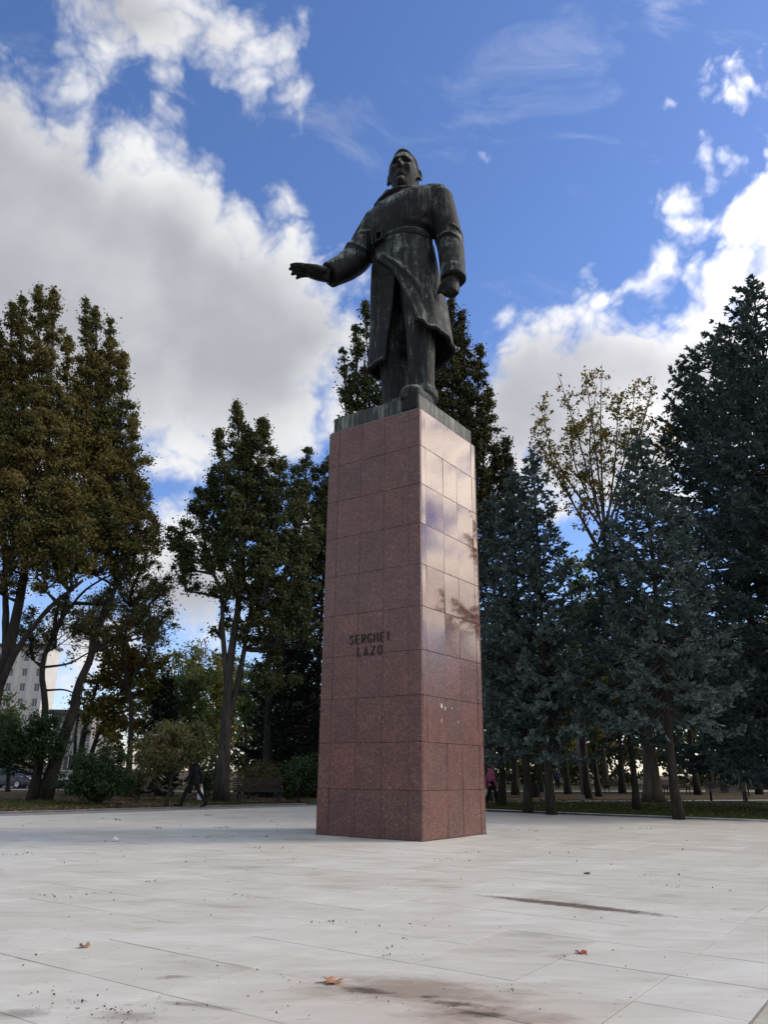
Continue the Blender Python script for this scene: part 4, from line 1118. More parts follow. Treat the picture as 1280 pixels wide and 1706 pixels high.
pk = [park_meshes(11, 3.0, 71, OAK_GREEN), park_meshes(9, 2.6, 72, MAPLE, -0.5), park_meshes(13, 3.2, 73, GREEN_L, 0.8), park_meshes(12, 3.4, 74, SHRUB_L, -0.2)]
BGR = [(976, 43.5, 2, 1.1, 0.5, 'park tree with a stout trunk just behind the leaning lamp pole'), (996, 47, 1, 0.9, 1.2, 'yellow-green tree glowing in the gap between the spruces'), (945, 52, 0, 1.0, 2.2, 'dark tree seen through the gap left of the lamp pole'),
       (900, 58, 3, 1.0, 0.2, 'dark green tree far behind the two spruce trunks by the litter bin'), (858, 49, 0, 1.1, 3.3, 'dark tree behind the woman in pink'), (1035, 56, 3, 1.1, 4.0, 'dark green tree far behind the slim spruce trunk'), (1120, 60, 0, 1.15, 5.0, 'dark tree behind the plane trunk'),
       (1160, 54, 2, 1.0, 0.9, 'green tree left of the benches on the far right'), (1205, 62, 3, 1.1, 1.9, 'tree standing behind the right-hand bench'), (1262, 57, 0, 1.1, 2.8, 'dark tree at the right edge behind the short post'), (1320, 60, 2, 1.1, 0.1, 'green tree just past the right edge of the view'), (1010, 74, 0, 1.2, 0.6, 'tree deep in the park right of the lamp pole'), (1085, 80, 2, 1.2, 1.6, 'tree deep in the park behind the plane trunk'),
       (820, 62, 3, 1.2, 2.6, 'tree deep in the park beside the pedestal'), (930, 84, 1, 1.1, 3.6, 'yellowing tree at the far end of the bright lawn'), (1185, 84, 0, 1.3, 0.9, 'tree deep in the park behind the right-hand bench'), (1275, 86, 3, 1.3, 1.1, 'tree deep in the park at the right edge'),
       (575, 56, 0, 1.1, 1.4, 'park tree hidden behind the pedestal'), (700, 60, 3, 1.2, 2.4, 'park tree straight behind the pedestal'), (410, 58, 2, 0.75, 3.4, 'green tree seen past the right side of the twin trunk'), (235, 62, 0, 0.85, 4.4, 'dark tree behind the rust-coloured maple'), (285, 66, 2, 0.9, 5.4, 'green tree far behind the round-headed tree'), (480, 70, 3, 0.9, 0.3, 'dark green tree far behind the left bench')]
for u, Y, k, sc, rot, lab in BGR:
    p = at(u, 1290, Y); place_tree(pk[k], 'park_tree', (p[0], Y, 0.03), lab, rot, sc, group='trees further back in the park')
# far-off wood closing the view
r = np.random.default_rng(81)
cx_ = r.uniform(-22, 120, 2600); cy_ = r.uniform(92, 112, 2600); cz_ = r.uniform(0, 1, 2600) ** 0.8 * (10 + 3 * np.sin(cx_ * 0.21) + 2 * np.sin(cx_ * 0.57 + 1))
P, Nr = clumps_to_leaves(np.stack([cx_, cy_, np.maximum(cz_, 0.4)], -1), r.uniform(0.9, 1.9, 2600), 32, r)
k2 = 420; cx_ = r.uniform(-170, -78, k2); cy_ = r.uniform(100, 122, k2); cz_ = r.uniform(0, 1, k2) ** 0.8 * (11 + 3 * np.sin(cx_ * 0.19))
P2, N2 = clumps_to_leaves(np.stack([cx_, cy_, np.maximum(cz_, 0.4)], -1), r.uniform(1.2, 2.4, k2), 40, r)
P, Nr = np.concatenate([P, P2]), np.concatenate([Nr, N2])
o = link('distant_wood', leaves_mesh('distant_wood', P, Nr, 0.55, 0.42, OAK_GREEN, r), kind='stuff')
tag(o, 'far-off dark wood closing the view behind the park', 'wood')

# ------------------------------------------------------------------ bronze statue
def bronze_mat(name='weathered_bronze', shift=0.0):
    m, N, L, b = new_mat(name)
    tc = nd(N, 'ShaderNodeTexCoord')
    # vertical run-off streaks
    mp = nd(N, 'ShaderNodeMapping'); mp.inputs['Scale'].default_value = (5.5, 5.5, 0.55)
    L.new(tc.outputs['Object'], mp.inputs['Vector'])
    st = nd(N, 'ShaderNodeTexNoise', i_Scale=1.6, i_Detail=7.0, i_Roughness=0.65, i_Distortion=0.4)
    L.new(mp.outputs[0], st.inputs['Vector'])
    pt = nd(N, 'ShaderNodeTexNoise', i_Scale=1.1, i_Detail=8.0, i_Roughness=0.65, i_Distortion=0.5)
    L.new(tc.outputs['Object'], pt.inputs['Vector'])
    fn = nd(N, 'ShaderNodeTexNoise', i_Scale=14.0, i_Detail=6.0, i_Roughness=0.7)
    L.new(tc.outputs['Object'], fn.inputs['Vector'])
    ge = nd(N, 'ShaderNodeNewGeometry')
    sx_ = nd(N, 'ShaderNodeSeparateXYZ'); L.new(ge.outputs['Normal'], sx_.inputs[0])
    def mth(op, a, c):
        n = nd(N, 'ShaderNodeMath', operation=op)
        for i, v in enumerate((a, c)):
            if isinstance(v, (int, float)): n.inputs[i].default_value = v
            else: L.new(v, n.inputs[i])
        return n.outputs[0]
    # rain reaches the surfaces that face up or outwards
    up = mth('ADD', mth('MULTIPLY', sx_.outputs['Z'], 0.28), -0.02)
    s = mth('ADD', mth('MULTIPLY', st.outputs['Fac'], 0.72), mth('MULTIPLY', pt.outputs['Fac'], 0.70))
    s = mth('ADD', mth('ADD', s, up), mth('MULTIPLY', mth('SUBTRACT', fn.outputs['Fac'], 0.5), 0.35))
    r = ramp_node(N, [(0.60, (0.005, 0.005, 0.0055)), (0.705, (0.012, 0.0125, 0.0115)), (0.77, (0.042, 0.048, 0.041)), (0.845, (0.125, 0.142, 0.122)), (0.93, (0.24, 0.27, 0.23))])
    s = mth('ADD', s, shift)
    L.new(s, r.inputs[0])
    L.new(r.outputs[0], b.inputs['Base Color'])
    b.inputs['Metallic'].default_value = 0.0
    b.inputs['Specular IOR Level'].default_value = 0.30
    rr = nd(N, 'ShaderNodeMapRange'); rr.inputs['From Min'].default_value = 0.4; rr.inputs['From Max'].default_value = 0.8
    rr.inputs['To Min'].default_value = 0.42; rr.inputs['To Max'].default_value = 0.8
    L.new(s, rr.inputs['Value']); L.new(rr.outputs[0], b.inputs['Roughness'])
    bp = nd(N, 'ShaderNodeBump', i_Strength=0.55, i_Distance=0.05)
    bb = nd(N, 'ShaderNodeTexNoise', i_Scale=5.0, i_Detail=7.0, i_Roughness=0.6)
    L.new(tc.outputs['Object'], bb.inputs['Vector'])
    L.new(bb.outputs['Fac'], bp.inputs['Height']); L.new(bp.outputs[0], b.inputs['Normal'])
    return m

BRONZE = bronze_mat()
BRONZE_FACE = bronze_mat('paler_weathered_bronze', 0.055)
# statue axes: x to the figure's left, y (forward) out of the inscribed face, z up from the granite top
# figure frame is left handed (left, forward, up) so mirror x when turning into Blender space
statue = link('bronze_statue', None, None, (PC[0], PC[1], PED_H))
statue.rotation_euler = (0, 0, math.atan2(PD1[1], PD1[0]))
tag(statue, 'dark weathered bronze statue of a man in an open long coat, right arm stretched out', 'statue')

def ell_ring(c, a, b, n=40, p=2.0, tilt=0.0, yaw=0.0):
    t = np.arange(n) * 2 * np.pi / n
    x = np.sign(np.cos(t)) * np.abs(np.cos(t)) ** (2 / p) * a
    y = np.sign(np.sin(t)) * np.abs(np.sin(t)) ** (2 / p) * b
    cy_, sy_ = math.cos(yaw), math.sin(yaw)
    X, Y = x * cy_ - y * sy_, x * sy_ + y * cy_
    return np.stack([X + c[0], Y + c[1], np.full(n, c[2]) + tilt * X], -1)

def limb(geo, pts, rad, n=14, sides=20, flat=None, blunt=False):
    """smooth tapered limb through (x, y, z) points with matching radii"""
    P = spline(np.column_stack([np.asarray(pts, float), rad]), n)
    Q = np.column_stack([LSIGN * P[:, 0], P[:, 1], P[:, 2]])
    # rounded ends
    d0 = Q[0] - Q[1]; d0 /= np.linalg.norm(d0); d1 = Q[-1] - Q[-2]; d1 /= np.linalg.norm(d1)
    r = P[:, 3]
    Q = np.concatenate([[Q[0] + d0 * r[0] * 0.6], [Q[0] + d0 * r[0] * 0.35], Q, [Q[-1] + d1 * r[-1] * (0.03 if blunt else 0.35)], [Q[-1] + d1 * r[-1] * (0.04 if blunt else 0.6)]])
    r = np.concatenate([[r[0] * 0.35], [r[0] * 0.8], r, [r[-1] * (0.92 if blunt else 0.8)], [r[-1] * (0.6 if blunt else 0.35)]])
    geo.tube(Q, r, sides, flat=flat)

def SL(a):
    a = np.array(a, float); a[..., 0] *= LSIGN; return a

def build_statue():
    # ---------- plinth: low bronze slab with a lip, flush with the shaft
    hw = PED_W / 2 - 0.06
    g = Geo()
    g.box((0, 0, 0.035 + 0.385 / 2), (2 * hw, 2 * hw, 0.385), bevel=0.025)
    pl = g.obj('plinth', BRONZE_STREAK, statue)
    g = Geo(); g.box((0, 0, 0.022), (2 * hw + 0.05, 2 * hw + 0.05, 0.036), bevel=0.008)
    g.obj('plinth_bed', MORTAR, statue)
    # ---------- body: head, neck, hands, trouser legs and shoes as one surface
    g = Geo()
    limb(g, [(0.40, 0.05, 4.7), (0.62, 0.22, 3.4), (0.72, 0.30, 2.3), (0.68, 0.22, 1.3), (0.70, 0.20, 0.78)], [0.50, 0.44, 0.36, 0.33, 0.36])
    limb(g, [(-0.40, 0.0, 4.7), (-0.38, 0.0, 3.2), (-0.30, -0.05, 2.1), (-0.24, -0.12, 1.2), (-0.22, -0.12, 0.75)], [0.50, 0.45, 0.41, 0.40, 0.42])
    # trouser cuffs breaking over the shoes
    limb(g, [(0.71, 0.18, 1.02), (0.71, 0.22, 0.84)], [0.37, 0.40], n=4)
    limb(g, [(-0.23, -0.12, 1.00), (-0.22, -0.10, 0.84)], [0.42, 0.45], n=4)
    # shoes: heel to toe sections (distance along foot, half width, height)
    for hx, hy, ang in ((0.74, 0.00, 0.20), (-0.26, -0.72, -0.12)):
        rings = []
        for s_, w, h, zoff in ((0.0, 0.12, 0.22, 0.0), (0.06, 0.21, 0.34, 0), (0.28, 0.24, 0.46, 0), (0.55, 0.22, 0.44, 0), (0.80, 0.245, 0.37, 0), (1.02, 0.265, 0.34, 0), (1.18, 0.26, 0.335, 0), (1.27, 0.235, 0.31, 0), (1.31, 0.16, 0.24, 0)):
            cx_, cy_ = hx + math.sin(ang) * s_, hy + math.cos(ang) * s_
            ring = []
            for k in range(20):
                a = 2 * math.pi * k / 20
                lx = math.copysign(abs(math.cos(a)) ** 0.65, math.cos(a)) * w
                lz = math.copysign(abs(math.sin(a)) ** 0.75, math.sin(a)) * h / 2 + h / 2
                ring.append((cx_ + math.cos(ang) * lx, cy_ - math.sin(ang) * lx, 0.40 + lz))
            rings.append(SL(ring))
        g.loft(rings)
        # sole with welt
        rings = []
        for s_, w in ((-0.03, 0.14), (0.05, 0.24), (0.3, 0.25), (0.55, 0.235), (0.85, 0.27), (1.05, 0.285), (1.22, 0.275), (1.31, 0.22)):
            cx_, cy_ = hx + math.sin(ang) * s_, hy + math.cos(ang) * s_
            rings.append(SL([(cx_ + math.cos(ang) * lx, cy_ - math.sin(ang) * lx, z) for lx, z in ((w, 0.38), (w, 0.52), (-w, 0.52), (-w, 0.38))]))
        g.loft(rings)
    # the left toe cap runs out over the front of the plinth
    g.box(SL((0.985, 1.225, 0.34)), (0.50, 0.11, 0.62), bevel=0.05)
    # neck
    limb(g, [(0.06, -0.05, 7.0), (0.09, 0.02, 7.40), (0.11, 0.06, 7.75)], [0.40, 0.33, 0.33], n=6)
    # hanging left fist
    hand(g, (1.63, 0.20, 3.98), (0.02, 0.10, -1.0), (1.0, 0.25, 0.0), 0.82, curl=(1.3, 1.38, 1.42, 1.42), thumb=0.9, side=-1)
    g.ball(SL((1.57, 0.26, 3.66)), (0.13, 0.165, 0.17))
    # outstretched right hand, palm down, fingers a little bent and apart
    hand(g, (-1.60, 1.27, 4.75), (-0.74, 0.52, 0.24), (0.45, -0.30, 0.85), 1.14, curl=(0.12, 0.16, 0.24, 0.32), thumb=0.42, side=1, spread=0.05)
    body = remeshed(g, 0.032, 2)
    body.materials.append(BRONZE)
    bo = link('body', body, statue)
    # ---------- head
    hd = head_mesh()
    ho = link('head', hd, statue)
    ho.scale = (1, 1, 1)
    ho.matrix_local = Matrix.Translation(SL((0.09, 0.14, 8.03)).tolist()) @ Matrix.Rotation(LSIGN * -math.radians(HEAD_YAW), 4, 'Z') @ Matrix.Rotation(math.radians(HEAD_PITCH), 4, 'X') @ Matrix.Diagonal((0.87, 0.95, 1.0, 1))
    hr = link('hair', hair_mesh(), ho)
    # ---------- greatcoat
    g = Geo()
    # torso
    prof = [(4.55, 0.02, 0.02, 0.90, 0.66, 2.2), (5.0, 0.0, 0.03, 0.88, 0.68, 2.2), (5.45, 0.0, 0.05, 0.81, 0.65, 2.2), (5.75, 0.0, 0.06, 0.80, 0.65, 2.3),
            (6.2, 0.02, 0.07, 0.93, 0.72, 2.4), (6.65, 0.05, 0.05, 1.02, 0.74, 2.5), (7.0, 0.06, 0.0, 1.03, 0.66, 2.5), (7.25, 0.07, -0.04, 0.92, 0.52, 2.3), (7.42, 0.08, -0.05, 0.66, 0.42, 2.1), (7.52, 0.08, -0.03, 0.45, 0.38, 2.0)]
    P = spline(np.array(prof), 40)
    g.loft([SL(ell_ring((x, y, z), a, b, 48, p)) for z, x, y, a, b, p in P])
    # shoulders (left one is nearer and square)
    limb(g, [(0.35, -0.08, 7.22), (0.75, -0.12, 7.16), (1.02, -0.15, 6.98)], [0.30, 0.36, 0.42], n=8)
    limb(g, [(-0.25, -0.03, 7.24), (-0.62, 0.02, 7.16), (-0.85, 0.06, 6.98)], [0.30, 0.34, 0.38], n=8)
    # left sleeve, hanging, slightly bent
    limb(g, [(1.0, -0.15, 7.0), (1.13, -0.20, 6.3), (1.27, -0.28, 5.62), (1.46, -0.06, 4.85), (1.60, 0.14, 4.15)], [0.43, 0.42, 0.37, 0.345, 0.32], n=18, blunt=True)
    limb(g, [(1.585, 0.12, 4.28), (1.615, 0.16, 3.98)], [0.325, 0.335], n=5, blunt=True)
    # sleeve folds at the elbow
    for k, (z, th) in enumerate(((5.72, 0.05), (5.38, 0.07))):
        t = np.linspace(-2.2, 1.2, 14)
        cx_, cy_ = 1.27 + (5.62 - z) * (0.2 if z < 5.62 else -0.18) , -0.26 + max(0, 5.62 - z) * 0.3
        g.tube(SL(np.stack([cx_ + np.cos(t + k) * 0.34, cy_ + np.sin(t + k) * 0.34, z + 0.16 * np.sin(t * 1.3 + k)], -1)), np.sin(np.linspace(0.15, 3.0, 14)) * th, 8)
    # right sleeve reaching forwards and out
    limb(g, [(-0.84, 0.06, 7.0), (-1.02, 0.25, 6.35), (-1.20, 0.52, 5.60), (-1.36, 0.86, 5.15), (-1.56, 1.22, 4.79)], [0.40, 0.42, 0.41, 0.385, 0.345], n=20, blunt=True)
    limb(g, [(-1.50, 1.12, 4.88), (-1.58, 1.24, 4.77)], [0.345, 0.355], n=5, blunt=True)
    for k, (t0, th) in enumerate(((0.30, 0.06), (0.45, 0.09), (0.56, 0.07), (0.72, 0.05))):
        ax = spline(np.array([(-0.84, 0.06, 7.0), (-1.02, 0.25, 6.35), (-1.20, 0.52, 5.60), (-1.36, 0.86, 5.15), (-1.56, 1.22, 4.79)]), 50)
        i = int(t0 * 49); c = ax[i]; d = ax[min(i + 1, 49)] - ax[i - 1]; d /= np.linalg.norm(d)
        u = np.cross(d, (0, 0, 1)); u /= np.linalg.norm(u); w = np.cross(u, d)
        t = np.linspace(-1.6, 1.8, 14) + k * 0.9
        r_ = 0.40
        pts = c + np.outer(np.cos(t) * r_, u) + np.outer(np.sin(t) * r_, w) + np.outer(np.sin(t * 1.5 + k) * 0.14, d)
        g.tube(SL(pts), np.sin(np.linspace(0.15, 3.0, 14)) * th, 8)
    # collar stand, turned up at the figure's right
    ring_c = []
    for z, a, b, yo in ((7.12, 0.56, 0.50, 0.02), (7.28, 0.50, 0.46, 0.04), (7.44, 0.455, 0.43, 0.05)):
        ring_c.append(SL(ell_ring((0.08, yo, z), a, b, 32, 2.0, tilt=-0.06)))
    g.loft(ring_c)
    # wide lapel flap standing off the right shoulder
    fl = [(-0.16, 0.52, 7.30), (-0.40, 0.36, 7.38), (-0.64, 0.16, 7.40), (-0.86, 0.06, 7.38)]
    for (p, q_) in zip(fl[:-1], fl[1:]):
        limb(g, [p, q_], [0.12, 0.12], n=3, sides=10)
    limb(g, [(-0.24, 0.28, 7.26), (-0.42, 0.12, 7.48), (-0.46, -0.02, 7.58)], [0.09, 0.10, 0.06], n=6, sides=10)
    limb(g, [(-0.62, 0.06, 7.30), (-0.86, 0.06, 7.44), (-0.98, 0.04, 7.38)], [0.10, 0.11, 0.09], n=6, sides=10)
    # lapel edge crossing the chest, button flap and pocket ridges
    g.tube(SL(spline([(-0.34, 0.66, 7.0), (-0.50, 0.72, 6.5), (-0.55, 0.72, 6.0), (-0.56, 0.66, 5.7)], 14)), 0.05, 8)
    g.tube(SL(spline([(-0.70, 0.42, 7.18), (-0.30, 0.58, 7.22), (0.15, 0.60, 7.24), (0.52, 0.40, 7.24)], 14)), 0.06, 8)
    g.tube(SL(spline([(0.40, 0.66, 6.9), (0.55, 0.74, 6.4), (0.50, 0.72, 6.0)], 12)), np.array([0.02, .04, .05, .06, .06, .06, .06, .05, .05, .04, .03, .02]), 8)
    g.tube(SL(spline([(0.85, 0.35, 6.75), (0.90, 0.42, 6.3), (0.80, 0.50, 5.95)], 12)), np.array([0.02, .05, .08, .1, .1, .1, .1, .09, .07, .06, .04, .02]), 8)
    # blouse of cloth hanging over the belt on the left
    limb(g, [(0.45, 0.60, 6.02), (0.74, 0.36, 6.02), (0.86, -0.05, 6.06)], [0.13, 0.15, 0.13], n=8, sides=12)
    # skirt: a real sheet, open in front, left panel folded over the right one
    lev = [(5.62, [(-.62, .56), (-.1, .78), (.5, .64), (.84, .15), (.72, -.40), (.05, -.68), (-.66, -.42), (-.84, .02), (-.74, .40), (-.40, .58), (.10, .62)]),
           (5.1, [(-.36, .74), (.20, .80), (.62, .64), (.93, .15), (.80, -.42), (.05, -.74), (-.68, -.48), (-.88, .0), (-.82, .38), (-.46, .60), (.12, .62)]),
           (4.5, [(.22, .88), (.50, .80), (.80, .58), (1.0, .12), (.90, -.45), (.05, -.84), (-.70, -.56), (-.95, -.06), (-.88, .32), (-.50, .60), (.13, .64)]),
           (3.9, [(.55, .92), (.78, .80), (.98, .52), (1.13, .08), (1.0, -.50), (.10, -.92), (-.68, -.64), (-.96, -.12), (-.90, .28), (-.52, .60), (.06, .66)]),
           (3.3, [(.80, .92), (1.0, .76), (1.15, .46), (1.25, .04), (1.08, -.52), (.20, -.98), (-.66, -.72), (-.96, -.18), (-.91, .24), (-.55, .58), (-.02, .66)]),
           (2.7, [(1.00, .90), (1.14, .72), (1.27, .42), (1.35, .0), (1.14, -.52), (.26, -1.02), (-.64, -.76), (-.95, -.22), (-.90, .24), (-.58, .57), (-.12, .65)]),
           (2.0, [(1.10, .88), (1.22, .70), (1.34, .40), (1.40, -.02), (1.18, -.52), (.28, -1.06), (-.62, -.80), (-.94, -.24), (-.89, .24), (-.60, .56), (-.20, .64)])]
    hem = np.interp(np.linspace(0, 10, 90), range(11), [2.62, 2.52, 2.46, 2.40, 2.34, 2.30, 2.16, 2.06, 2.02, 2.0, 2.02])
    zs = np.array([l[0] for l in lev]); curves = np.stack([spline(l[1], 90) for l in lev])   # level, t, xy
    nz_ = 46
    outer = np.zeros((nz_, 90, 3))
    for j in range(90):
        zz = np.linspace(5.62, hem[j], nz_)
        for c in range(2): outer[:, j, c] = np.interp(-zz, -zs, curves[:, j, c])
        outer[:, j, 2] = zz
    # soft folds deepening towards the hem
    tt = np.linspace(0, 10, 90)
    amp = np.linspace(0, 1, nz_)[:, None] ** 1.3
    tang = np.gradient(outer, axis=1); nrm = np.stack([tang[..., 1], -tang[..., 0], np.zeros_like(tang[..., 0])], -1)
    nrm /= np.linalg.norm(nrm, axis=2)[..., None] + 1e-9
    cen = np.array([0.1, -0.1, 0])
    sg = np.sign(((outer - cen) * nrm).sum(2).mean())
    nrm *= sg
    fold = 0.030 * np.sin(tt * 3.1 + 0.5 + 0.6 * np.linspace(0, 1, nz_)[:, None]) + 0.018 * np.sin(tt * 5.7 + 2.0 + np.linspace(0, 2, nz_)[:, None])
    outer = outer + nrm * (amp * fold)[..., None]
    th = 0.085
    inner = outer - nrm * th
    V = np.concatenate([outer.reshape(-1, 3), inner.reshape(-1, 3)])
    nn = nz_ * 90
    idx = np.arange(nn).reshape(nz_, 90)
    q = []
    a = np.stack([idx[:-1, :-1], idx[:-1, 1:], idx[1:, 1:], idx[1:, :-1]], -1).reshape(-1, 4)
    q.append(a); q.append(a[:, ::-1] + nn)
    for e in (idx[0, :], idx[-1, :]):
        q.append(np.stack([e[:-1], e[:-1] + nn, e[1:] + nn, e[1:]], -1))
    for e in (idx[:, 0], idx[:, -1]):
        q.append(np.stack([e[:-1], e[:-1] + nn, e[1:] + nn, e[1:]], -1))
    V = SL(V)
    g.add(V, np.concatenate(q))
    # rolled front edges
    g.tube(SL(outer[1:, 0] - nrm[1:, 0] * 0.05), np.linspace(0.05, 0.085, nz_ - 1), 10)
    g.tube(SL(outer[1:, -1] - nrm[1:, -1] * 0.05), 0.055, 10)
    # second soft ridge behind the left front edge
    g.tube(SL(spline([(-0.2, .80, 5.15), (.45, .86, 4.45), (.88, .72, 3.75), (1.10, .62, 3.0)], 20)), np.sin(np.linspace(0.1, 3.0, 20)) * 0.075, 10)
    g.tube(SL(outer[-1, ::1] + np.array([0, 0, 0.05])), 0.055, 8)
    coat = remeshed(g, 0.034, 2)
    coat.materials.append(BRONZE)
    link('greatcoat', coat, statue)
    # ---------- belt with buckle and loop, its own strip round the waist
    g = Geo()
    n = 72
    for zc, hgt, off in ((5.70, 0.22, 0.010),):
        rings = []
        for dz, o_ in ((-hgt / 2, 0.0), (-hgt / 2, off), (-hgt / 2 + 0.03, off + 0.02), (hgt / 2 - 0.03, off + 0.02), (hgt / 2, off), (hgt / 2, 0.0)):
            rg = ell_ring((0.0, 0.06, zc + dz), 0.815 + o_, 0.665 + o_, n, 2.25)
            rg[:, 2] += 0.05 * rg[:, 0] * 0.3
            rings.append(SL(rg))
        g.loft(rings, cap=False)
    belt = g.obj('belt', BRONZE, statue, smooth=True)
    g = Geo()
    for x0, x1, y0, y1, z0, z1 in ((-0.36, -0.12, 0.76, 0.85, 5.54, 5.60), (-0.36, -0.12, 0.76, 0.85, 5.80, 5.86), (-0.38, -0.32, 0.74, 0.83, 5.54, 5.86), (-0.16, -0.10, 0.78, 0.86, 5.54, 5.86), (-0.50, -0.44, 0.68, 0.80, 5.54, 5.88)):
        a = SL(((x0 + x1) / 2, (y0 + y1) / 2, (z0 + z1) / 2))
        g.box(a, (abs(x1 - x0), y1 - y0 + 0.06, z1 - z0), bevel=0.012)
    g.obj('buckle', BRONZE, belt)

def hand(g, wrist, d, palm_n, L_, curl, thumb, side, spread=0.35):
    """five separate fingers of unequal length; palm_n points out of the back of the hand"""
    wrist = np.array(wrist, float); d = np.array(d, float); d /= np.linalg.norm(d)
    nb = np.array(palm_n, float); nb -= d * (nb @ d); nb /= np.linalg.norm(nb)
    ac = np.cross(d, nb) * side                         # across the palm, thumb side positive
    pl = L_ * 0.50
    w = L_ * 0.25
    rings = []
    for s_, ww, hh in ((-0.18, 0.80, 0.72), (0.0, 0.80, 0.66), (0.25, 0.98, 0.60), (0.6, 1.06, 0.56), (0.92, 1.0, 0.48), (1.02, 0.85, 0.35)):
        c = wrist + d * pl * s_
        t = np.arange(16) * 2 * np.pi / 16
        rings.append(SL(c + np.outer(np.cos(t) * w * ww, ac) + np.outer(np.sin(t) * w * hh, nb)))
    g.loft(rings)
    for k, (off, ln, rr) in enumerate(((0.72, 0.92, 0.24), (0.25, 1.0, 0.25), (-0.24, 0.94, 0.24), (-0.70, 0.76, 0.205))):
        base = wrist + d * pl * 0.86 + ac * w * off
        dirn = d + ac * off * 0.28 * spread; dirn /= np.linalg.norm(dirn)
        seg = np.array([0.46, 0.32, 0.25]) * L_ * 0.48 * ln
        pts = [base]; a = 0.0
        for j, s_ in enumerate(seg):
            a += curl[k] * (0.75 if j == 0 else 1.0)
            dd = dirn * math.cos(a) - nb * math.sin(a)
            pts.append(pts[-1] + dd * s_)
        limb(g, pts, [w * rr * 1.0, w * rr * 1.02, w * rr * 0.92, w * rr * 0.72], n=10, sides=10)
    # thumb leaves the side of the palm near its base
    b0 = wrist + d * pl * 0.18 + ac * w * 0.75 - nb * w * 0.15
    t1 = d * math.cos(thumb) + ac * (0.75 - 0.5 * (thumb > 0.6)) - nb * (0.35 + 0.5 * (thumb > 0.6)); t1 /= np.linalg.norm(t1)
    t2 = d * 0.95 + ac * (0.15 - 0.6 * (thumb > 0.6)) - nb * (0.25 + 0.5 * (thumb > 0.6)); t2 /= np.linalg.norm(t2)
    p1 = b0 + t1 * L_ * 0.24; p2 = p1 + (t1 + t2) / 2 * L_ * 0.18; p3 = p2 + t2 * L_ * 0.12
    limb(g, [b0, p1, p2, p3], [w * 0.40, w * 0.32, w * 0.28, w * 0.2], n=9, sides=10)

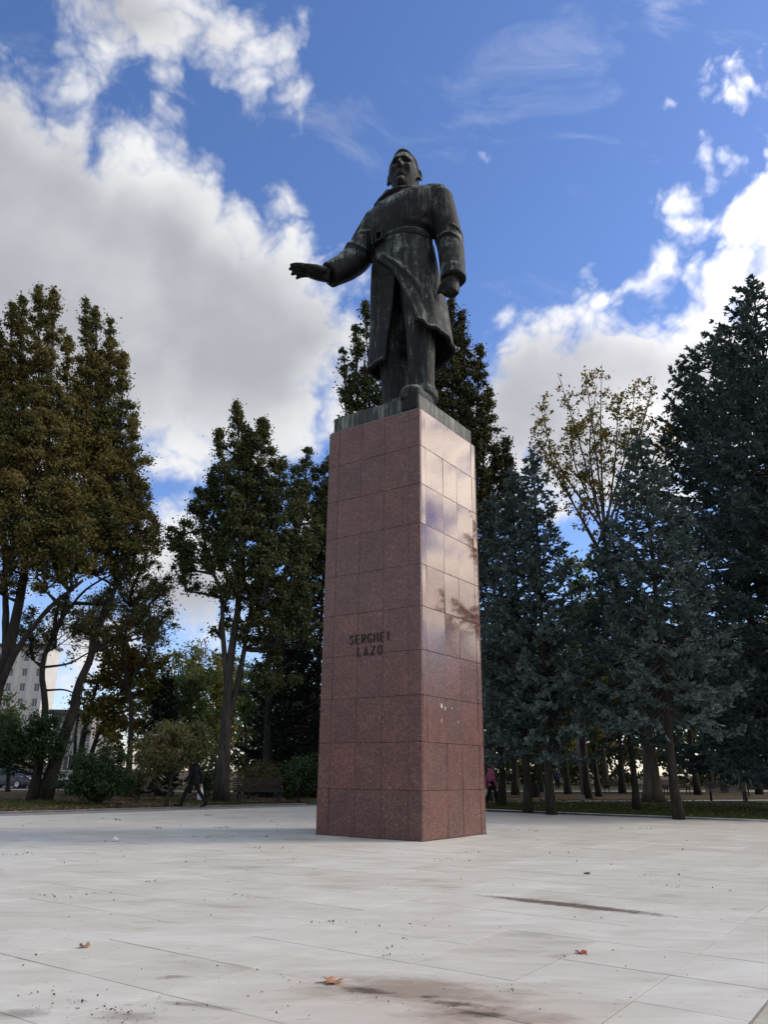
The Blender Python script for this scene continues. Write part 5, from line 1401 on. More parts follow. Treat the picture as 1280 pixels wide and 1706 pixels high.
def head_mesh():
    """head about 1.45 m tall round its own centre; face towards +y, x to the figure's left (mirrored later)"""
    nu, nv = 96, 84
    th = np.linspace(0.02, np.pi - 0.02, nv)[:, None]; ph = np.linspace(0, 2 * np.pi, nu, endpoint=False)[None, :]
    X = np.sin(th) * np.cos(ph); Y = np.sin(th) * np.sin(ph); Z = np.cos(th) + 0 * ph
    # skull
    a = 0.475 * np.ones_like(X); 
    x, y, z = X * 0.47, Y * 0.58, Z * 0.74
    fr = np.clip(Y, 0, 1)
    # jaw taper below the cheeks
    low = np.clip(-(z + 0.05) / 0.65, 0, 1)
    x *= 1 - 0.30 * low ** 1.3
    y = np.where(y < 0, y * (1 - 0.45 * low), y * (1 - 0.04 * low))
    y = y + 0.06 * low * (Y > -0.2)
    def bump(cx_, cz, sx_, sz, h, sharp=1.0):
        return h * np.exp(-((x - cx_) / sx_) ** 2 - ((z - cz) / sz) ** 2) * (Y > 0.05)
    flat = np.exp(-(x / 0.30) ** 2 - ((z + 0.05) / 0.50) ** 2) * (Y > 0)
    y = y - 0.05 * flat
    dy = 0
    dy = dy + bump(0, 0.20, 0.28, 0.06, 0.055)                        # brow ridge
    for s_ in (-1, 1):
        dy = dy + bump(s_ * 0.17, 0.20, 0.11, 0.045, 0.055)
        dy = dy - bump(s_ * 0.175, 0.085, 0.110, 0.070, 0.175)        # sockets
        dy = dy + bump(s_ * 0.175, 0.075, 0.060, 0.036, 0.055)        # eyeballs
        dy = dy + bump(s_ * 0.27, -0.06, 0.10, 0.10, 0.055)           # cheekbones
        dy = dy - bump(s_ * 0.20, -0.26, 0.08, 0.10, 0.035)           # hollow cheeks
        dy = dy + bump(s_ * 0.062, -0.13, 0.042, 0.040, 0.085)        # nostrils
        dy = dy - bump(s_ * 0.11, -0.22, 0.03, 0.08, 0.02)
    for zc, hh, ww in ((0.12, 0.10, 0.045), (0.05, 0.13, 0.048), (-0.02, 0.17, 0.054), (-0.09, 0.20, 0.062), (-0.125, 0.13, 0.07)):
        dy = dy + bump(0, zc, ww, 0.055, hh * 0.62)
    dy = dy + bump(0, -0.275, 0.13, 0.032, 0.055) + bump(0, -0.345, 0.115, 0.034, 0.06)   # lips
    dy = dy - bump(0, -0.310, 0.15, 0.014, 0.055)                     # mouth line
    dy = dy - bump(0, -0.42, 0.13, 0.035, 0.035)
    dy = dy + bump(0, -0.54, 0.15, 0.10, 0.085)                       # chin
    dy = dy - bump(0, -0.20, 0.02, 0.05, 0.012)
    y = y + dy
    V = np.stack([LSIGN * x, y, z], -1).reshape(-1, 3)
    idx = np.arange(nu * nv).reshape(nv, nu)
    q = np.stack([idx[:-1], np.roll(idx[:-1], -1, 1), np.roll(idx[1:], -1, 1), idx[1:]], -1).reshape(-1, 4)
    g = Geo(); n0 = len(V)
    V = np.concatenate([V, [[0, 0, 0.74]], [[0, 0.0, -0.74]]])
    t = [[n0, idx[0, (j + 1) % nu], idx[0, j]] for j in range(nu)] + [[n0 + 1, idx[-1, j], idx[-1, (j + 1) % nu]] for j in range(nu)]
    g.add(V, q, t)
    # ears
    for s_ in (-1, 1):
        tt = np.linspace(-0.4, 3.9, 16)
        e = np.stack([np.full(16, s_ * 0.49) + s_ * 0.06 * np.sin(np.linspace(0, 3, 16)), -0.04 - 0.085 * np.sin(tt) * 0.9, -0.02 + 0.15 * np.cos(tt)], -1)
        g.tube(e * (LSIGN, 1, 1), 0.044, 8)
        g.ball((LSIGN * s_ * 0.47, -0.06, -0.02), (0.035, 0.075, 0.13))
        g.ball((LSIGN * s_ * 0.465, -0.01, -0.15), (0.035, 0.045, 0.055))
    me = remeshed(g, 0.020, 1)
    me.materials.append(BRONZE_FACE)
    return me

def hair_mesh():
    """short hair combed back, a thick cap with a raised front and combed ridges"""
    nu, nv = 96, 40
    ph = np.linspace(0, 2 * np.pi, nu, endpoint=False)[None, :]
    front = np.sin(ph)
    # hairline polar angle: high at the forehead, low at the nape, sideburn before the ears
    lim = np.interp(front[0], [-1, -0.3, 0.15, 0.35, 0.6, 1.0], [1.90, 1.62, 1.30, 0.95, 0.80, 0.74])[None, :]
    side = np.exp(-((np.abs(np.cos(ph)) - 1.0) / 0.12) ** 2) * (front > -0.05) * (front < 0.3) * 0.22
    lim = lim + side
    rings = []
    for k in range(nv):
        f = (k + 0.5) / nv
        th = 0.02 + f * (lim - 0.02)
        thick = 0.026 * np.sqrt(np.clip(1 - f ** 6, 0, 1)) + 0.005
        thick = thick + 0.055 * np.clip(front, 0, 1) ** 2 * np.exp(-((f - 0.72) / 0.28) ** 2)
        thick = thick + 0.016 * np.sin(np.cos(ph) * 26 + 2 * f) * np.clip(1 - f ** 4, 0, 1)
        x = np.sin(th) * np.cos(ph) * (0.475 + thick); y = np.sin(th) * np.sin(ph) * (0.585 + thick); z = np.cos(th) * (0.745 + thick)
        rings.append(np.stack([LSIGN * x[0], y[0], z[0]], -1))
    # tuck the rim in
    th = lim - 0.03
    x = np.sin(th) * np.cos(ph) * 0.44; y = np.sin(th) * np.sin(ph) * 0.54; z = np.cos(th) * 0.70
    rings.append(np.stack([LSIGN * x[0], y[0], z[0]], -1))
    g = Geo(); g.loft(rings)
    me = g.mesh('hair', BRONZE, smooth=True)
    return me

build_statue()

# ------------------------------------------------------------------ buildings and street on the far left
WALL_W = simple_mat('white_render', (0.62, 0.61, 0.57), 0.85, var=0.06, scale=0.6)
WALL_G = simple_mat('grey_render', (0.34, 0.33, 0.31), 0.9, var=0.1, scale=0.6)
WALL_Y = simple_mat('ochre_wall', (0.42, 0.37, 0.26), 0.9, var=0.1, scale=1.0)
FRAME_W = simple_mat('window_frame_paint', (0.60, 0.60, 0.58), 0.6, var=0.05)
ROOF_D = simple_mat('dark_roofing', (0.07, 0.07, 0.07), 0.8)
def glass_mat(name, col):
    m, N, L, b = new_mat(name)
    b.inputs['Base Color'].default_value = (*col, 1); b.inputs['Roughness'].default_value = 0.06; b.inputs['Specular IOR Level'].default_value = 0.7
    return m
GLASS = glass_mat('window_glass', (0.05, 0.06, 0.07))

def building(name, x0, x1, Y, h, depth, cols, floors, label, wall, pil=True, z0=-0.1, win=(1.3, 1.7), roof=0.5, first=0):
    root = empty(name, (0, 0, 0), label, 'building')
    g = Geo(); w = x1 - x0
    fh = (h - 1.0) / floors; cw = w / cols
    # wall with real openings: piers and spandrels
    ww, wh = win
    for i in range(cols + 1):
        xa = x0 if i == 0 else x0 + (i - 0.5) * cw + ww / 2
        xb = x1 if i == cols else x0 + (i + 0.5) * cw - ww / 2
        g.box(((xa + xb) / 2, Y + 0.2, (h + z0) / 2), (xb - xa, 0.4, h - z0))
    for i in range(cols):
        xc = x0 + (i + 0.5) * cw
        zz = z0
        for f in range(floors):
            zb = f * fh + 1.0
            g.box((xc, Y + 0.2, (zz + zb) / 2), (ww, 0.397, zb - zz)); zz = zb + wh
        g.box((xc, Y + 0.2, (zz + h) / 2), (ww, 0.397, h - zz))
    g.box(((x0 + x1) / 2, Y + 0.4 + depth / 2, (h + z0) / 2), (w - 0.004, depth, h - z0 - 0.01))
    g.obj('wall', wall, root)
    if pil:
        pm = Geo(); pm.box((0, 0, 0), (0.7, 0.35, h - z0)); pm = pm.mesh('pilaster', wall)
        for i in range(cols + 1): link('pilaster', pm, root, (x0 + i * cw if 0 < i < cols else x0 + (0.35 if i == 0 else w - 0.35), Y - 0.172, (h + z0) / 2))
    g = Geo(); g.box(((x0 + x1) / 2, Y + depth / 2, h + roof / 2), (w + 0.8, depth + 1.4, roof)); g.obj('roof', ROOF_D, root)
    fm = Geo()
    for sx_, sz_, dx, dz in ((ww, 0.09, 0, wh / 2 - .045), (ww, 0.09, 0, -wh / 2 + .045)): fm.box((dx, 0, dz), (sx_, 0.1, sz_))
    for dx in (-ww / 2 + .045, 0, ww / 2 - .045): fm.box((dx, 0, 0), (0.09, 0.098, wh - 0.18))
    fm = fm.mesh('window', FRAME_W); gm = Geo(); gm.box((0, 0.02, 0), (ww - 0.1, 0.02, wh - 0.1)); gm = gm.mesh('pane', GLASS)
    for i in range(cols):
        for f in range(first, floors):
            wdw = link('window', fm, root, (x0 + (i + 0.5) * cw, Y + 0.22, f * fh + 1.0 + wh / 2))
            link('pane', gm, wdw)
    return root
xt = at(64, 1200, 150)[0]
building('office_block', xt - 44, xt, 150, 23.6, 5, 16, 8, 'tall white office block with pilasters behind the trees at the left edge', WALL_W, win=(1.0, 1.5))
xa, xb = at(84, 1230, 92)[0], at(150, 1230, 92)[0]
building('low_building', xa, xb, 92, 7.2, 8, 3, 2, 'low grey building with a dark flat roof seen between the leaning trunks', WALL_G, pil=False)
xa, xb = at(-40, 1260, 78)[0], at(19, 1260, 78)[0]
building('kiosk_building', xa, xb, 78, 3.6, 6, 3, 1, 'small white one-storey building behind the parked dark car', WALL_W, pil=False, win=(1.4, 1.3))
ow = empty('boundary_wall', (at(-5, 1290, 70)[0], 70, 0), 'low ochre wall behind the parked cars at the left edge', 'wall')
g = Geo(); g.box((0, 0, 0.75), (9.0, 0.3, 1.7)); g.obj('wall_panel', WALL_Y, ow)
g = Geo(); g.box((0, 0, 1.66), (9.1, 0.44, 0.12), bevel=0.02); g.obj('coping', KERB, ow)

# parked cars
RUBBER = simple_mat('black_rubber', (0.02, 0.02, 0.02), 0.8)
def paint(name, col):
    m = simple_mat(name, col, 0.28, var=0.04, scale=2.0); m.node_tree.nodes['Principled BSDF'].inputs['Coat Weight'].default_value = 0.6
    return m
STEEL = simple_mat('bare_steel', (0.42, 0.42, 0.43), 0.35, metal=0.8, var=0.1)
LAMP_R = simple_mat('red_lens', (0.35, 0.02, 0.02), 0.2); LAMP_W = simple_mat('clear_lens', (0.6, 0.6, 0.6), 0.15)
def car(name, loc, rot, col, label, group):
    root = empty(name, loc, label, 'car', rot, group)
    pm = paint('car_paint', col)
    def prof(pts, wf):
        rings = []
        for y, z0_, z1_, w in pts:
            rings.append([(-w, y, z0_ + .12), (-w * .96, y, z0_), (w * .96, y, z0_), (w, y, z0_ + .12), (w, y, (z0_ + z1_) / 2), (w * wf, y, z1_ - .03), (w * wf * .93, y, z1_), (-w * wf * .93, y, z1_), (-w * wf, y, z1_ - .03), (-w, y, (z0_ + z1_) / 2)])
        return rings
    g = Geo(); g.loft(prof([(-2.15, .34, .62, .70), (-2.10, .25, .74, .80), (-1.7, .2, .80, .87), (-0.9, .19, .88, .89), (.6, .19, .90, .89), (1.6, .19, .93, .88), (2.02, .24, .90, .82), (2.12, .34, .78, .74)], .94)); g.obj('body', pm, root)
    g = Geo(); g.loft(prof([(-0.95, .84, .90, .80), (-0.35, .84, 1.34, .76), (0.1, .84, 1.43, .75), (.7, .84, 1.42, .75), (1.25, .84, 1.28, .76), (1.85, .84, .94, .80)], .80)); g.obj('cabin', GLASS, root)
    g = Geo(); g.loft(prof([(-0.30, 1.36, 1.40, .58), (0.1, 1.42, 1.46, .60), (.7, 1.41, 1.455, .60), (1.15, 1.30, 1.345, .58)], .96)); g.obj('roof_panel', pm, root)
    for sx_ in (-1, 1):
        for y in (-1.32, 1.35):
            g = Geo(); t = np.linspace(0, 2 * np.pi, 20, endpoint=False)
            g.loft([np.stack([np.full(20, x), y + np.cos(t) * rr, .31 + np.sin(t) * rr], -1) for x, rr in ((sx_ * .70, .28), (sx_ * .72, .31), (sx_ * .88, .31), (sx_ * .90, .28))])
            wh = g.obj('wheel', RUBBER, root)
            g = Geo(); g.loft([np.stack([np.full(20, x), y + np.cos(t) * rr, .31 + np.sin(t) * rr], -1) for x, rr in ((sx_ * .89, .20), (sx_ * .915, .18), (sx_ * .905, .05))]); g.obj('rim', STEEL, wh)
        g = Geo(); g.box((sx_ * .62, -2.10, .66), (.28, .08, .13), bevel=.03); g.obj('headlight', LAMP_W, root)
        g = Geo(); g.box((sx_ * .62, 2.07, .78), (.24, .08, .14), bevel=.03); g.obj('tail_light', LAMP_R, root)
        g = Geo(); g.box((sx_ * .96, -.62, .94), (.16, .10, .10), bevel=.03); g.obj('mirror', pm, root)
    g = Geo(); g.box((0, -2.14, .42), (.52, .02, .11)); g.obj('number_plate', FRAME_W, root)
    return root
for u, Y, rot, col, lab in ((15, 58.5, 1.35, (0.030, 0.034, 0.045), 'dark blue car parked on the street at the left edge'), (78, 61, 1.5, (0.42, 0.43, 0.44), 'silver car half hidden behind the leaning trunks'), (185, 62, 1.62, (0.60, 0.60, 0.60), 'white car seen through the shrubs on the left')):
    p = at(u, 1300, Y); car('parked_car', (p[0], Y, -0.118), rot, col, lab, 'cars parked on the street')

# ------------------------------------------------------------------ benches, bin, posts
WOOD_D = simple_mat('dark_stained_wood', (0.030, 0.016, 0.013), 0.7, scale=9.0, spec=0.25)
WOOD_B = simple_mat('worn_bench_wood', (0.20, 0.18, 0.155), 0.6, scale=9.0)
IRON = simple_mat('black_iron', (0.014, 0.014, 0.014), 0.6, spec=0.3)
def bench(loc, rot, label, wood):
    root = empty('park_bench', loc, label, 'bench', rot, 'park benches')
    L_ = 1.95
    sm = Geo(); sm.box((0, 0, 0), (L_, 0.075, 0.03), bevel=0.006); sm = sm.mesh('slat', wood)
    for k in range(5): link('slat', sm, root, (0, -0.20 + k * 0.095, 0.44 + 0.004 * (k - 2) ** 2))
    bs = Geo(); bs.box((0, 0, 0), (L_, 0.048, 0.026), bevel=0.006); bs = bs.mesh('slat', wood)
    for k in range(6):
        o = link('slat', bs, root, (0, 0.235 + 0.028 * k, 0.50 + k * 0.080)); o.rotation_euler = (math.radians(72), 0, 0)
    for sx_ in (-0.78, 0.78):
        g = Geo()
        g.box((sx_, -0.2, 0.21), (0.05, 0.05, 0.42)); g.box((sx_, 0.19, 0.21), (0.05, 0.05, 0.42)); g.box((sx_, 0, 0.40), (0.046, 0.44, 0.045))
        g.tube([(sx_, 0.20, 0.40), (sx_, 0.27, 0.55), (sx_, 0.43, 0.96)], 0.026, 6)
        g.obj('leg_frame', IRON, root)
        g = Geo(); g.tube(spline([(sx_, -0.2, 0.42), (sx_, -0.22, 0.62), (sx_, -0.05, 0.67), (sx_, 0.28, 0.64)], 10), 0.02, 6); g.obj('armrest', IRON, root)
    return root
bl = (ground(397, 1344) + ground(461, 1342)) / 2
bench((bl[0], bl[1] + 0.25, 0.05), math.radians(22), 'dark brown slatted bench at the left edge of the paving by the twin-trunk oak', WOOD_D)
br_ = ground(1214, 1336)
bench((br_[0], br_[1], 0.03), math.radians(-14), 'weathered bench with a pale seat beside the path on the right', WOOD_B)
for u, Y, rot, lab in ((1127, 53, 10, 'dark bench in the shade between the plane trunk and the thick spruce trunk'), (1268, 51, -20, 'dark bench behind the short post at the right edge'), (1024, 58, 30, 'far dark bench right of the lamp pole')):
    p = at(u, 1300, Y); bench((p[0], Y, 0.03), math.radians(rot), lab, WOOD_D)
pb = at(890, 1300, 38.5)
bin_ = empty('litter_bin', (pb[0], 38.5, 0.03), 'dark slatted litter bin beside the path near the spruce trunks', 'litter bin')
g = Geo(); t = np.linspace(0, 2 * np.pi, 20, endpoint=False)
g.loft([np.stack([np.cos(t) * rr, np.sin(t) * rr, np.full(20, z)], -1) for z, rr in ((.16, .17), (.18, .19), (.72, .235), (.72, .205), (.24, .165))]); g.obj('drum', IRON, bin_)
g = Geo(); g.loft([np.stack([np.cos(t) * rr, np.sin(t) * rr, np.full(20, z)], -1) for z, rr in ((.70, .238), (.70, .25), (.76, .25), (.76, .21), (.70, .21))], cap=False); g.obj('rim', IRON, bin_)
g = Geo()
for sx_ in (-.27, .27): g.tube([(sx_, 0, -.05), (sx_, 0, .82)], .022, 6)
g.tube([(-.27, 0, .60), (.27, 0, .60)], .014, 6); g.obj('stand', IRON, bin_)
slm = Geo(); slm.box((0, 0, 0), (.045, .012, .5), bevel=.004); slm = slm.mesh('slat', WOOD_D)
for k in range(18):
    a = 2 * math.pi * k / 18; o = link('slat', slm, bin_, (math.cos(a) * .222, math.sin(a) * .222, .45)); o.rotation_euler = (0, 0, a + math.pi / 2)
GREY_METAL = simple_mat('galvanised_pole', (0.20, 0.20, 0.205), 0.5, metal=0.3, var=0.12)
lp = ground(972, 1337)
pole = empty('lamp_pole', (lp[0], lp[1], 0.02), 'leaning grey lamp pole whose top vanishes into the spruces', 'lamp pole')
pt = at(955, 1130, lp[1]) - lp
g = Geo(); g.tube([(0, 0, -.1), tuple(pt * .5), tuple(pt)], [.075, .062, .05], 12); g.obj('shaft', GREY_METAL, pole, smooth=True)
g = Geo(); g.tube([(0, 0, -.05), (0, 0, .3)], [.12, .10], 12); g.obj('base_sleeve', GREY_METAL, pole, smooth=True)
g = Geo(); g.tube([tuple(pt), tuple(pt + np.array([0, 0, .12]))], [.06, .10], 12); g.ball(pt + np.array([0, 0, .28]), (.19, .19, .2)); g.obj('lamp_globe', simple_mat('milky_lamp_glass', (.6, .6, .58), .3), pole, smooth=True)
sp_ = ground(1246, 1336)
post = empty('short_post', (sp_[0], sp_[1], 0.02), 'short grey metal post beside the weathered bench on the right', 'post')
q = at(1241, 1299, sp_[1]) - sp_
g = Geo(); g.tube([(0, 0, -.1), tuple(q)], [.05, .05], 10); g.obj('shaft', GREY_METAL, post, smooth=True)
g = Geo(); g.ball(q, (.06, .06, .035)); g.obj('cap', GREY_METAL, post, smooth=True)

# ------------------------------------------------------------------ people
SKIN = simple_mat('skin', (0.34, 0.20, 0.145), 0.55, var=0.08)
HAIR = simple_mat('dark_hair', (0.022, 0.016, 0.012), 0.5)
def cloth(name, col): return simple_mat(name, col, 0.9, var=0.18, scale=14.0, bump=0.2, spec=0.12)
def limb2(g, pts, rad, n=10, sides=14, **kw): limb(g, [(-p[0], p[1], p[2]) for p in pts], rad, n, sides, **kw)   # plain local x
def person(loc, rot, h, label, top, trouser, shoe, feet, hands_, hairmat, coat_len=0.86, open_front=None):
    """feet, hands_: ((x, y, z) left, right) in metres for a 1.72 m figure facing +y"""
    root = empty('person', loc, label, 'person', rot); root.scale = (h / 1.72,) * 3
    hipz = 0.90
    gt = Geo(); gs = Geo(); gb = Geo(); gj = Geo()
    limb2(gt, [(-.10, 0, hipz + .06), (.10, 0, hipz + .06)], [.125, .125], 6)
    for sx_, f in zip((1, -1), feet):
        hip = np.array([sx_ * .095, 0, hipz]); an = np.array(f, float) + np.array([0, -.05, .09])
        kn = (hip + an) / 2 + np.array([0, .06 + .12 * max(0, an[2] - .12), .01])
        limb2(gt, [hip, hip * .5 + kn * .5, kn, kn * .5 + an * .5, an], [.105, .088, .068, .064, .060], 14)
        rings = []
        tilt = -0.55 if f[1] < -0.15 else (0.25 if f[1] > 0.2 else 0.0)
        for s_, w, hh in ((-.09, .025, .06), (-.075, .037, .085), (0, .042, .105), (.08, .047, .075), (.15, .047, .05), (.19, .025, .035)):
            y = f[1] + s_; z0_ = f[2] + s_ * tilt * (1 if s_ * tilt > 0 else .3)
            rings.append([(f[0] + w * math.cos(a), y, z0_ + (hh / 2 + hh / 2 * math.sin(a))) for a in np.linspace(0, 2 * np.pi, 14, endpoint=False)])
        gs.loft(rings)
    P = spline(np.array([(coat_len, .0, .172, .125), (.98, .0, .160, .120), (1.12, .0, .155, .115), (1.28, .01, .18, .125), (1.38, .0, .185, .112), (1.44, -.01, .13, .085), (1.48, -.01, .075, .07)]), 22)
    gj.loft([ell_ring((0, y, z), a, b_, 28, 2.3) for z, y, a, b_ in P])
    limb2(gj, [(-.06, 0, 1.475), (.06, 0, 1.475)], [.065, .065], 4)
    for sx_, hd in zip((1, -1), hands_):
        sh = np.array([sx_ * .185, -.01, 1.375]); hd = np.array(hd, float)
        el = (sh + hd) / 2 + np.array([sx_ * .03, -.055, -.02])
        limb2(gj, [sh, sh * .5 + el * .5, el, el * .5 + hd * .5, hd], [.068, .060, .052, .047, .043], 12)
        d = unit(hd - el)
        n_ = len(gb.v)
        hand(gb, (-(hd + d * .01)[0], (hd + d * .01)[1], (hd + d * .01)[2]), (-d[0], d[1], d[2]), (-sx_, .15, .0), .18, (0.7, 0.8, 0.9, 0.95), .4, -1 if sx_ < 0 else 1)
    limb2(gb, [(0, 0, 1.42), (0, .005, 1.50), (0, .015, 1.56)], [.058, .052, .052], 5)
    for nm, g_, m_, vx in (('trousers', gt, trouser, .016), ('jacket', gj, top, .016), ('body', gb, SKIN, .008), ('shoes', gs, shoe, .012)):
        me = remeshed(g_, vx, 2); me.materials.append(m_); link(nm, me, root)
    hm = HEADS['h'].copy(); hm.materials.clear(); hm.materials.append(SKIN)
    ho = link('head', hm, root, (0, .03, 1.605)); ho.scale = (.150, .150, .155)
    rm = HEADS['r'].copy(); rm.materials.clear(); rm.materials.append(hairmat)
    link('hair', rm, ho)
    return root
HEADS = dict(h=head_mesh(), r=hair_mesh())
pm_ = ground(320, 1348)
man = person((pm_[0], pm_[1], 0.03), math.radians(82), 1.68, 'person in a dark jacket over a red top striding left past the round-headed tree', cloth('navy_jacket', (0.014, 0.016, 0.026)), cloth('black_trousers', (0.012, 0.012, 0.013)), cloth('black_shoes', (0.012, 0.011, 0.010)),
             ((.09, -.42, .06), (-.09, .44, .02)), ((.27, -.14, .80), (-.25, .26, .86)), HAIR, 0.80)
g = Geo(); g.loft([ell_ring((0, .11, z), .105, .10, 20, 2.2) for k, z in enumerate((.98, 1.10, 1.25, 1.38, 1.46))]); g.obj('red_top', cloth('red_knit', (0.42, 0.035, 0.045)), man)
def in_person(p, loc, rot, h):
    v = rotz(rot) @ (np.array(p) * h / 1.72); return np.array(loc) + v
hb = in_person((.285, -.15, .70), (pm_[0], pm_[1], 0.03), math.radians(82), 1.68)
bag = empty('shopping_bag', hb, 'full white plastic shopping bag hanging from the hand of the person striding left', 'bag')
WHITE_PL = simple_mat('white_plastic', (0.62, 0.62, 0.60), 0.45, var=0.1, scale=12)
g = Geo(); r = np.random.default_rng(5)
rings = []
for z, a, b_ in ((0.0, .03, .02), (-.06, .07, .045), (-.16, .135, .075), (-.28, .165, .09), (-.38, .16, .09), (-.43, .11, .06)):
    e = ell_ring((0, 0, z), a, b_, 22, 2.4); e[:, :2] *= (1 + r.normal(0, .05, 22))[:, None]; rings.append(e)
g.loft(rings); bo = g.obj('sack', WHITE_PL, bag, smooth=True); bo.rotation_euler = (0, 0, math.radians(82))
g = Geo(); g.tube(spline([(-.05, 0, -.05), (-.03, 0, .06), (.03, 0, .06), (.05, 0, -.05)], 9), .008, 6); g.obj('handle', WHITE_PL, bag)
pw = ground(820, 1341)
woman = person((pw[0], pw[1], 0.0), math.radians(-68), 1.58, 'person in a pink jacket and dark trousers walking past the right side of the pedestal', cloth('pink_jacket', (0.40, 0.11, 0.20)), cloth('dark_trousers', (0.016, 0.015, 0.018)), cloth('dark_shoes', (0.013, 0.012, 0.012)),
               ((.09, .26, .02), (-.09, -.24, .04)), ((.25, .16, .80), (-.25, -.10, .78)), HAIR, 0.80)
hb = in_person((.26, .17, .73), (pw[0], pw[1], 0.0), math.radians(-68), 1.58)
bag2 = empty('handbag', hb, 'black shopping bag held by the person in pink', 'bag')
g = Geo(); g.box((0, 0, -.27), (.34, .13, .30), rotz(math.radians(20)), bevel=.03); g.obj('sack', cloth('black_cloth', (0.014, 0.014, 0.016)), bag2)
g = Geo(); g.tube(spline([(-.09, -.03, -.13), (-.05, -.01, .02), (.05, .01, .02), (.09, .03, -.13)], 9), .009, 6); g.obj('handle', IRON, bag2)
hb = in_person((-.27, -.11, .70), (pw[0], pw[1], 0.0), math.radians(-68), 1.58)
bag3 = empty('shopping_bag', hb, 'small white carrier bag at the hip of the person in pink', 'bag')
g = Geo(); g.loft([ell_ring((0, 0, z), a, b_, 18, 2.4) for z, a, b_ in ((.02, .02, .015), (-.05, .05, .03), (-.15, .09, .05), (-.30, .10, .055), (-.34, .06, .03))]); g.obj('sack', WHITE_PL, bag3, smooth=True)
g = Geo(); g.tube(spline([(-.03, 0, -.03), (-.015, 0, .05), (.015, 0, .05), (.03, 0, -.03)], 7), .006, 6); g.obj('handle', WHITE_PL, bag3)
pd_ = at(929, 1300, 66.0)
person((pd_[0], 66.0, 0.035), math.radians(160), 1.7, 'far person in a blue-grey jacket on the bright path behind the spruce trunks', cloth('blue_grey_jacket', (0.06, 0.075, 0.12)), cloth('blue_trousers', (0.02, 0.022, 0.03)), cloth('grey_shoes', (0.03, 0.03, 0.03)),
       ((.09, .10, .02), (-.09, -.10, .02)), ((.25, .08, .82), (-.25, -.05, .80)), HAIR, 0.82)

# ------------------------------------------------------------------ grass, fallen leaves, litter
GRASS = leaf_mat('short_grass', [(0.040, 0.060, 0.015), (0.066, 0.092, 0.022), (0.10, 0.115, 0.034)], trans=0.25, patch=0.9)
FALLEN = leaf_mat('fallen_leaves', [(0.050, 0.030, 0.014), (0.095, 0.058, 0.020), (0.17, 0.115, 0.030), (0.24, 0.18, 0.05)], trans=0.1, patch=2.0)
def grass(name, P, r, h, mat, label):
    n = len(P); a = r.uniform(0, 2 * np.pi, n); w = r.uniform(.004, .008, n); hh = h * r.uniform(.5, 1.4, n)
    sx_ = np.stack([np.cos(a) * w, np.sin(a) * w, np.zeros(n)], -1); ln = np.stack([r.normal(0, .4, n) * hh, r.normal(0, .4, n) * hh, hh], -1)
    V = np.stack([P - sx_, P + sx_, P + ln], 1).reshape(-1, 3)
    o = link(name, mesh_arrays(name, V, tris=np.arange(n * 3).reshape(n, 3), mat=mat), kind='stuff')
    return tag(o, label, 'grass')
r = np.random.default_rng(91)
n = 120000
a_, b_ = EDGE_A + 0.1 + 9.5 * r.uniform(0, 1, n) ** 1.5, r.uniform(-20.5, -1.0, n)
P = AX_A * a_[:, None] + AX_B * b_[:, None]; P[:, 2] = 0.034
keep = ((P - path_n0) @ pnor) < -0.05
P = P[keep]
keep = r.uniform(size=len(P)) < np.clip(0.25 + 1.3 * np.sin(P[:, 0] * 1.3 + 2 * np.sin(P[:, 1] * .9)) ** 2, 0, 1)
grass('lawn_grass', P[keep], r, 0.075, GRASS, 'short green grass between the paving kerb and the park path')
n = 60000
t_ = r.uniform(0, 30, n); s_ = 0.95 + 9 * r.uniform(0, 1, n) ** 1.6
P = p0 + ldir * (t_[:, None] + 6) + lnor * s_[:, None]; P[:, 2] = 0.05
keep = (np.sin(P[:, 0] * .8 + 1.7 * np.sin(P[:, 1] * .6)) > -0.1) & (P[:, 1] < 47)
grass('lawn_grass', P[keep], r, 0.08, GRASS, 'thin grass among the fallen leaves on the left')
def litter(name, P, r, L_, W_, mat, label, cat, tilt=0.35):
    Nr = unit(np.array([0, 0, 1.0]) + r.normal(0, tilt, P.shape)); P = P + np.array([0, 0, .012])
    o = link(name, leaves_mesh(name, P, Nr, L_, W_, mat, r), kind='stuff'); return tag(o, label, cat)
n = 3800
t_ = r.uniform(0, 32, n); s_ = 0.9 + 12 * r.uniform(0, 1, n) ** 1.4
P = p0 + ldir * (t_[:, None] + 6) + lnor * s_[:, None]; P[:, 2] = 0.055
litter('fallen_leaves', P[P[:, 1] < 47], r, .11, .085, FALLEN, 'brown and yellow leaves strewn under the trees on the left', 'fallen leaves')
n = 4200
a_, b_ = EDGE_A + 0.15 + 16 * r.uniform(0, 1, n), r.uniform(-21, 6, n)
P = AX_A * a_[:, None] + AX_B * b_[:, None]; P[:, 2] = 0.085
P[((P - path_n0) @ pnor) > 0, 2] = 0.035
litter('fallen_leaves', P, r, .10, .08, FALLEN, 'yellow and brown leaves strewn over the lawn and path on the right', 'fallen leaves')
# crumbs of dry leaf and dirt over the paving
CRUMB = simple_mat('dry_leaf_crumbs', (0.075, 0.052, 0.038), 0.9, var=0.4, scale=3)
uu = np.concatenate([r.uniform(0, 1280, 380), r.uniform(0, 520, 120), r.uniform(0, 330, 50), r.uniform(560, 900, 30)])
vv = np.concatenate([1356 + 340 * r.uniform(0, 1, 380) ** 1.3, 1350 + 90 * r.uniform(0, 1, 120), 1685 + 20 * r.normal(0, .5, 50), 1640 + 60 * r.uniform(0, 1, 30)])
P = np.array([ground(u, min(v, 1704), 0.0) for u, v in zip(uu, vv)])
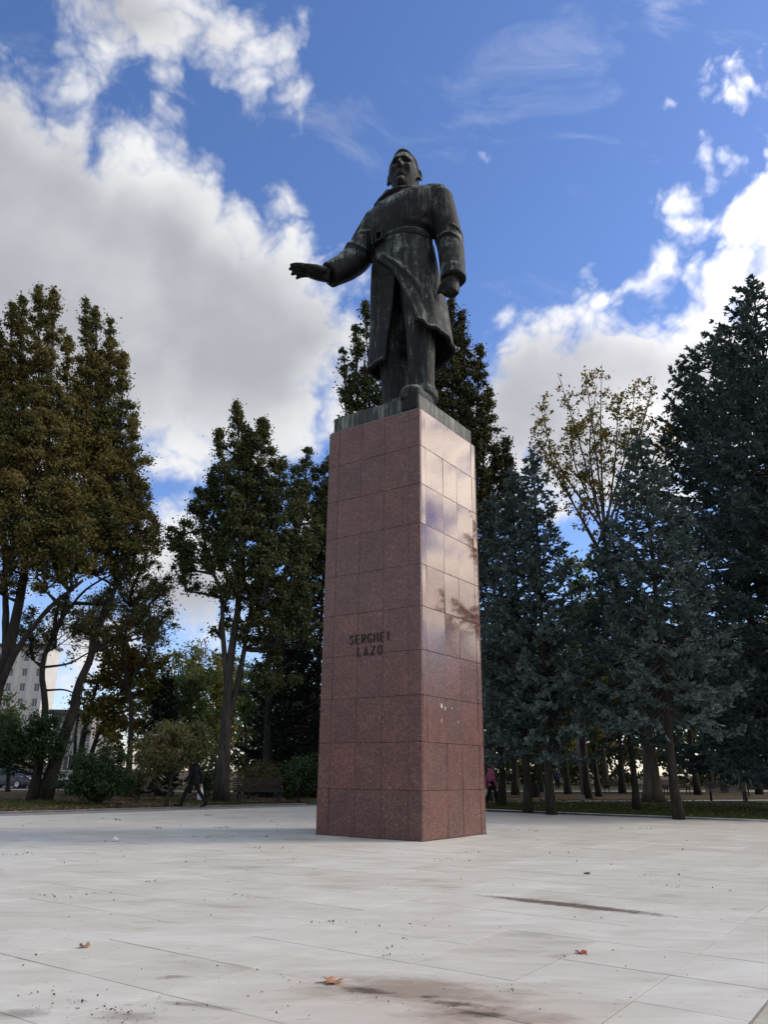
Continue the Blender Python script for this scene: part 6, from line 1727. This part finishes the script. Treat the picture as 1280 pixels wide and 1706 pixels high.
# drifts: crumbs gathered in loose heaps and along joints
cc = P[r.choice(len(P), 34)]
P = np.concatenate([P[::2], (cc[:, None] + r.normal(0, 1, (34, 11, 3)) * np.array([.16, .12, 0]) * r.uniform(.4, 1.6, (34, 1, 1))).reshape(-1, 3)])
ok = (P @ AX_A < EDGE_A - .2) & (P @ AX_B < EDGE_B - .05) & (((P - LL0) @ lnor) < -0.1)
P = P[ok]
Nr = unit(np.array([0, 0, 1.0]) + r.normal(0, .5, P.shape)); sz = 0.005 + 0.0017 * P[:, 1]
me = leaves_mesh('leaf_crumbs', np.zeros_like(P), Nr, 1.0, 0.7, CRUMB, r)
co = np.zeros(len(me.vertices) * 3, np.float32); me.vertices.foreach_get('co', co); co = co.reshape(-1, 4, 3) * (sz * r.uniform(.5, 1.5, len(sz)))[:, None, None]
co[..., 2] -= co[..., 2].min(1, keepdims=True); co += (P + np.array([0, 0, .003]))[:, None]
me.vertices.foreach_set('co', co.astype(np.float32).ravel()); me.update()
tag(link('leaf_crumbs', me, kind='stuff'), 'dark crumbs of dry leaf and dirt scattered over the pale paving', 'litter')

def dry_leaf(loc, size, col, label, seed, curl=0.35, rot=0.0):
    """lobed dry leaf, curled up from the paving, with a stalk"""
    r = np.random.default_rng(seed); n = 40
    a = np.linspace(0, 2 * np.pi, n, endpoint=False)
    rad = (0.62 + 0.30 * np.abs(np.cos(2.5 * a)) ** 1.5 + 0.06 * np.sin(11 * a)) * (1 + r.normal(0, .04, n))
    V = [[0, 0, 0.06]]
    for f in (0.5, 1.0):
        x, y = np.cos(a) * rad * f, np.sin(a) * rad * f
        z = 0.55 * curl * (f ** 2) * (0.5 + 0.5 * np.sin(2 * a + seed) + 0.35 * np.sin(5 * a)) + 0.05
        V += np.stack([x, y, z], -1).tolist()
    V = np.array(V) * size / 2
    t = [[0, 1 + k, 1 + (k + 1) % n] for k in range(n)]
    q = [[1 + k, 1 + n + k, 1 + n + (k + 1) % n, 1 + (k + 1) % n] for k in range(n)]
    V[:, 2] -= V[:, 2].min() - .002
    me = mesh_arrays('blade', V, quads=q, tris=t, smooth=True, mat=simple_mat('dry_leaf', col, .7, var=.3, scale=40))
    root = empty('dry_leaf', loc, label, 'leaf', rot); b_ = link('blade', me, root)
    m_ = b_.modifiers.new('thickness', 'SOLIDIFY'); m_.thickness = 0.0025
    g = Geo(); g.tube([(-.25 * size, 0, .01), (-.55 * size, .05 * size, .004), (-.8 * size, .04 * size, .003)], .0022, 5); g.obj('stalk', simple_mat('leaf_stalk', (.16, .08, .03), .7), root)
dry_leaf(ground(556, 1637, 0.002), 0.15, (0.42, 0.20, 0.105), 'large curled orange-brown leaf by the stained joint at the front', 3, 0.45, 0.3)
dry_leaf(ground(969, 1588, 0.002), 0.095, (0.34, 0.07, 0.04), 'small reddish leaf on the right half of the paving', 5, 0.5, 2.0)
dry_leaf(ground(141, 1578, 0.002), 0.085, (0.36, 0.20, 0.13), 'small pale curled leaf on the left half of the paving', 8, 0.8, 1.0)
dry_leaf(ground(979, 1456, 0.002), 0.10, (0.07, 0.05, 0.035), 'dark brown leaf in the middle of the paving right of the pedestal', 9, 0.5, 1.6)
PAPER = simple_mat('white_paper', (0.66, 0.66, 0.65), .8, var=.08)
pp = empty('paper_scrap', ground(192, 1402, 0.003), 'crumpled white paper lying on the left of the paving', 'litter')
g = Geo(); g.ball((0, 0, .035), (.06, .045, .035), 14, 9); me = g.mesh('crumple', PAPER)
co = np.zeros(len(me.vertices) * 3, np.float32); me.vertices.foreach_get('co', co); co = co.reshape(-1, 3) * (1 + rng.normal(0, .16, (len(co) // 3, 1))); co[:, 2] = np.maximum(co[:, 2], 0.001)
me.vertices.foreach_set('co', co.astype(np.float32).ravel()); me.update(); link('crumple', me, pp)
pp = empty('paper_scrap', ground(370, 1378, 0.003), 'flat white paper strip lying on the paving towards the left bench', 'litter', 0.2)
g = Geo(); g.loft([[(x, -.07, z), (x, .07, z), (x, .07, z + .006), (x, -.07, z + .006)] for x, z in ((-.17, .004), (-.08, .03), (.02, .012), (.10, .035), (.18, .004))]); g.obj('strip', PAPER, pp)
# bird droppings on the right-hand face, and a few on the steps of the left one
DROP = simple_mat('chalky_white', (0.62, 0.60, 0.57), .9)
def on_right_face(u, v):
    d = ray(u, v); o = np.array([0, 0, CAM_H]); n_ = -PD1; c_ = PC + n_ * (PED_W / 2 - 0.004)
    return o + d * (((c_ - o) @ n_) / (d @ n_))
Mped = np.stack([PD1, -PD2, [0, 0, 1]], 1)
for u, v, a, b_ in ((736, 1176, .035, .05), (742, 1180, .02, .045), (753, 1180, .015, .02), (764, 1181, .018, .022), (736, 1200, .010, .05), (764, 1203, .012, .035), (767, 1290, .012, .015)):
    p = (on_right_face(u, v) - np.array([PC[0], PC[1], 0])) @ Mped
    g = Geo(); g.ball((0, 0, 0), (.006, a, b_), 10, 7); g.obj('bird_dropping', DROP, pedestal, smooth=True, loc=tuple(p))
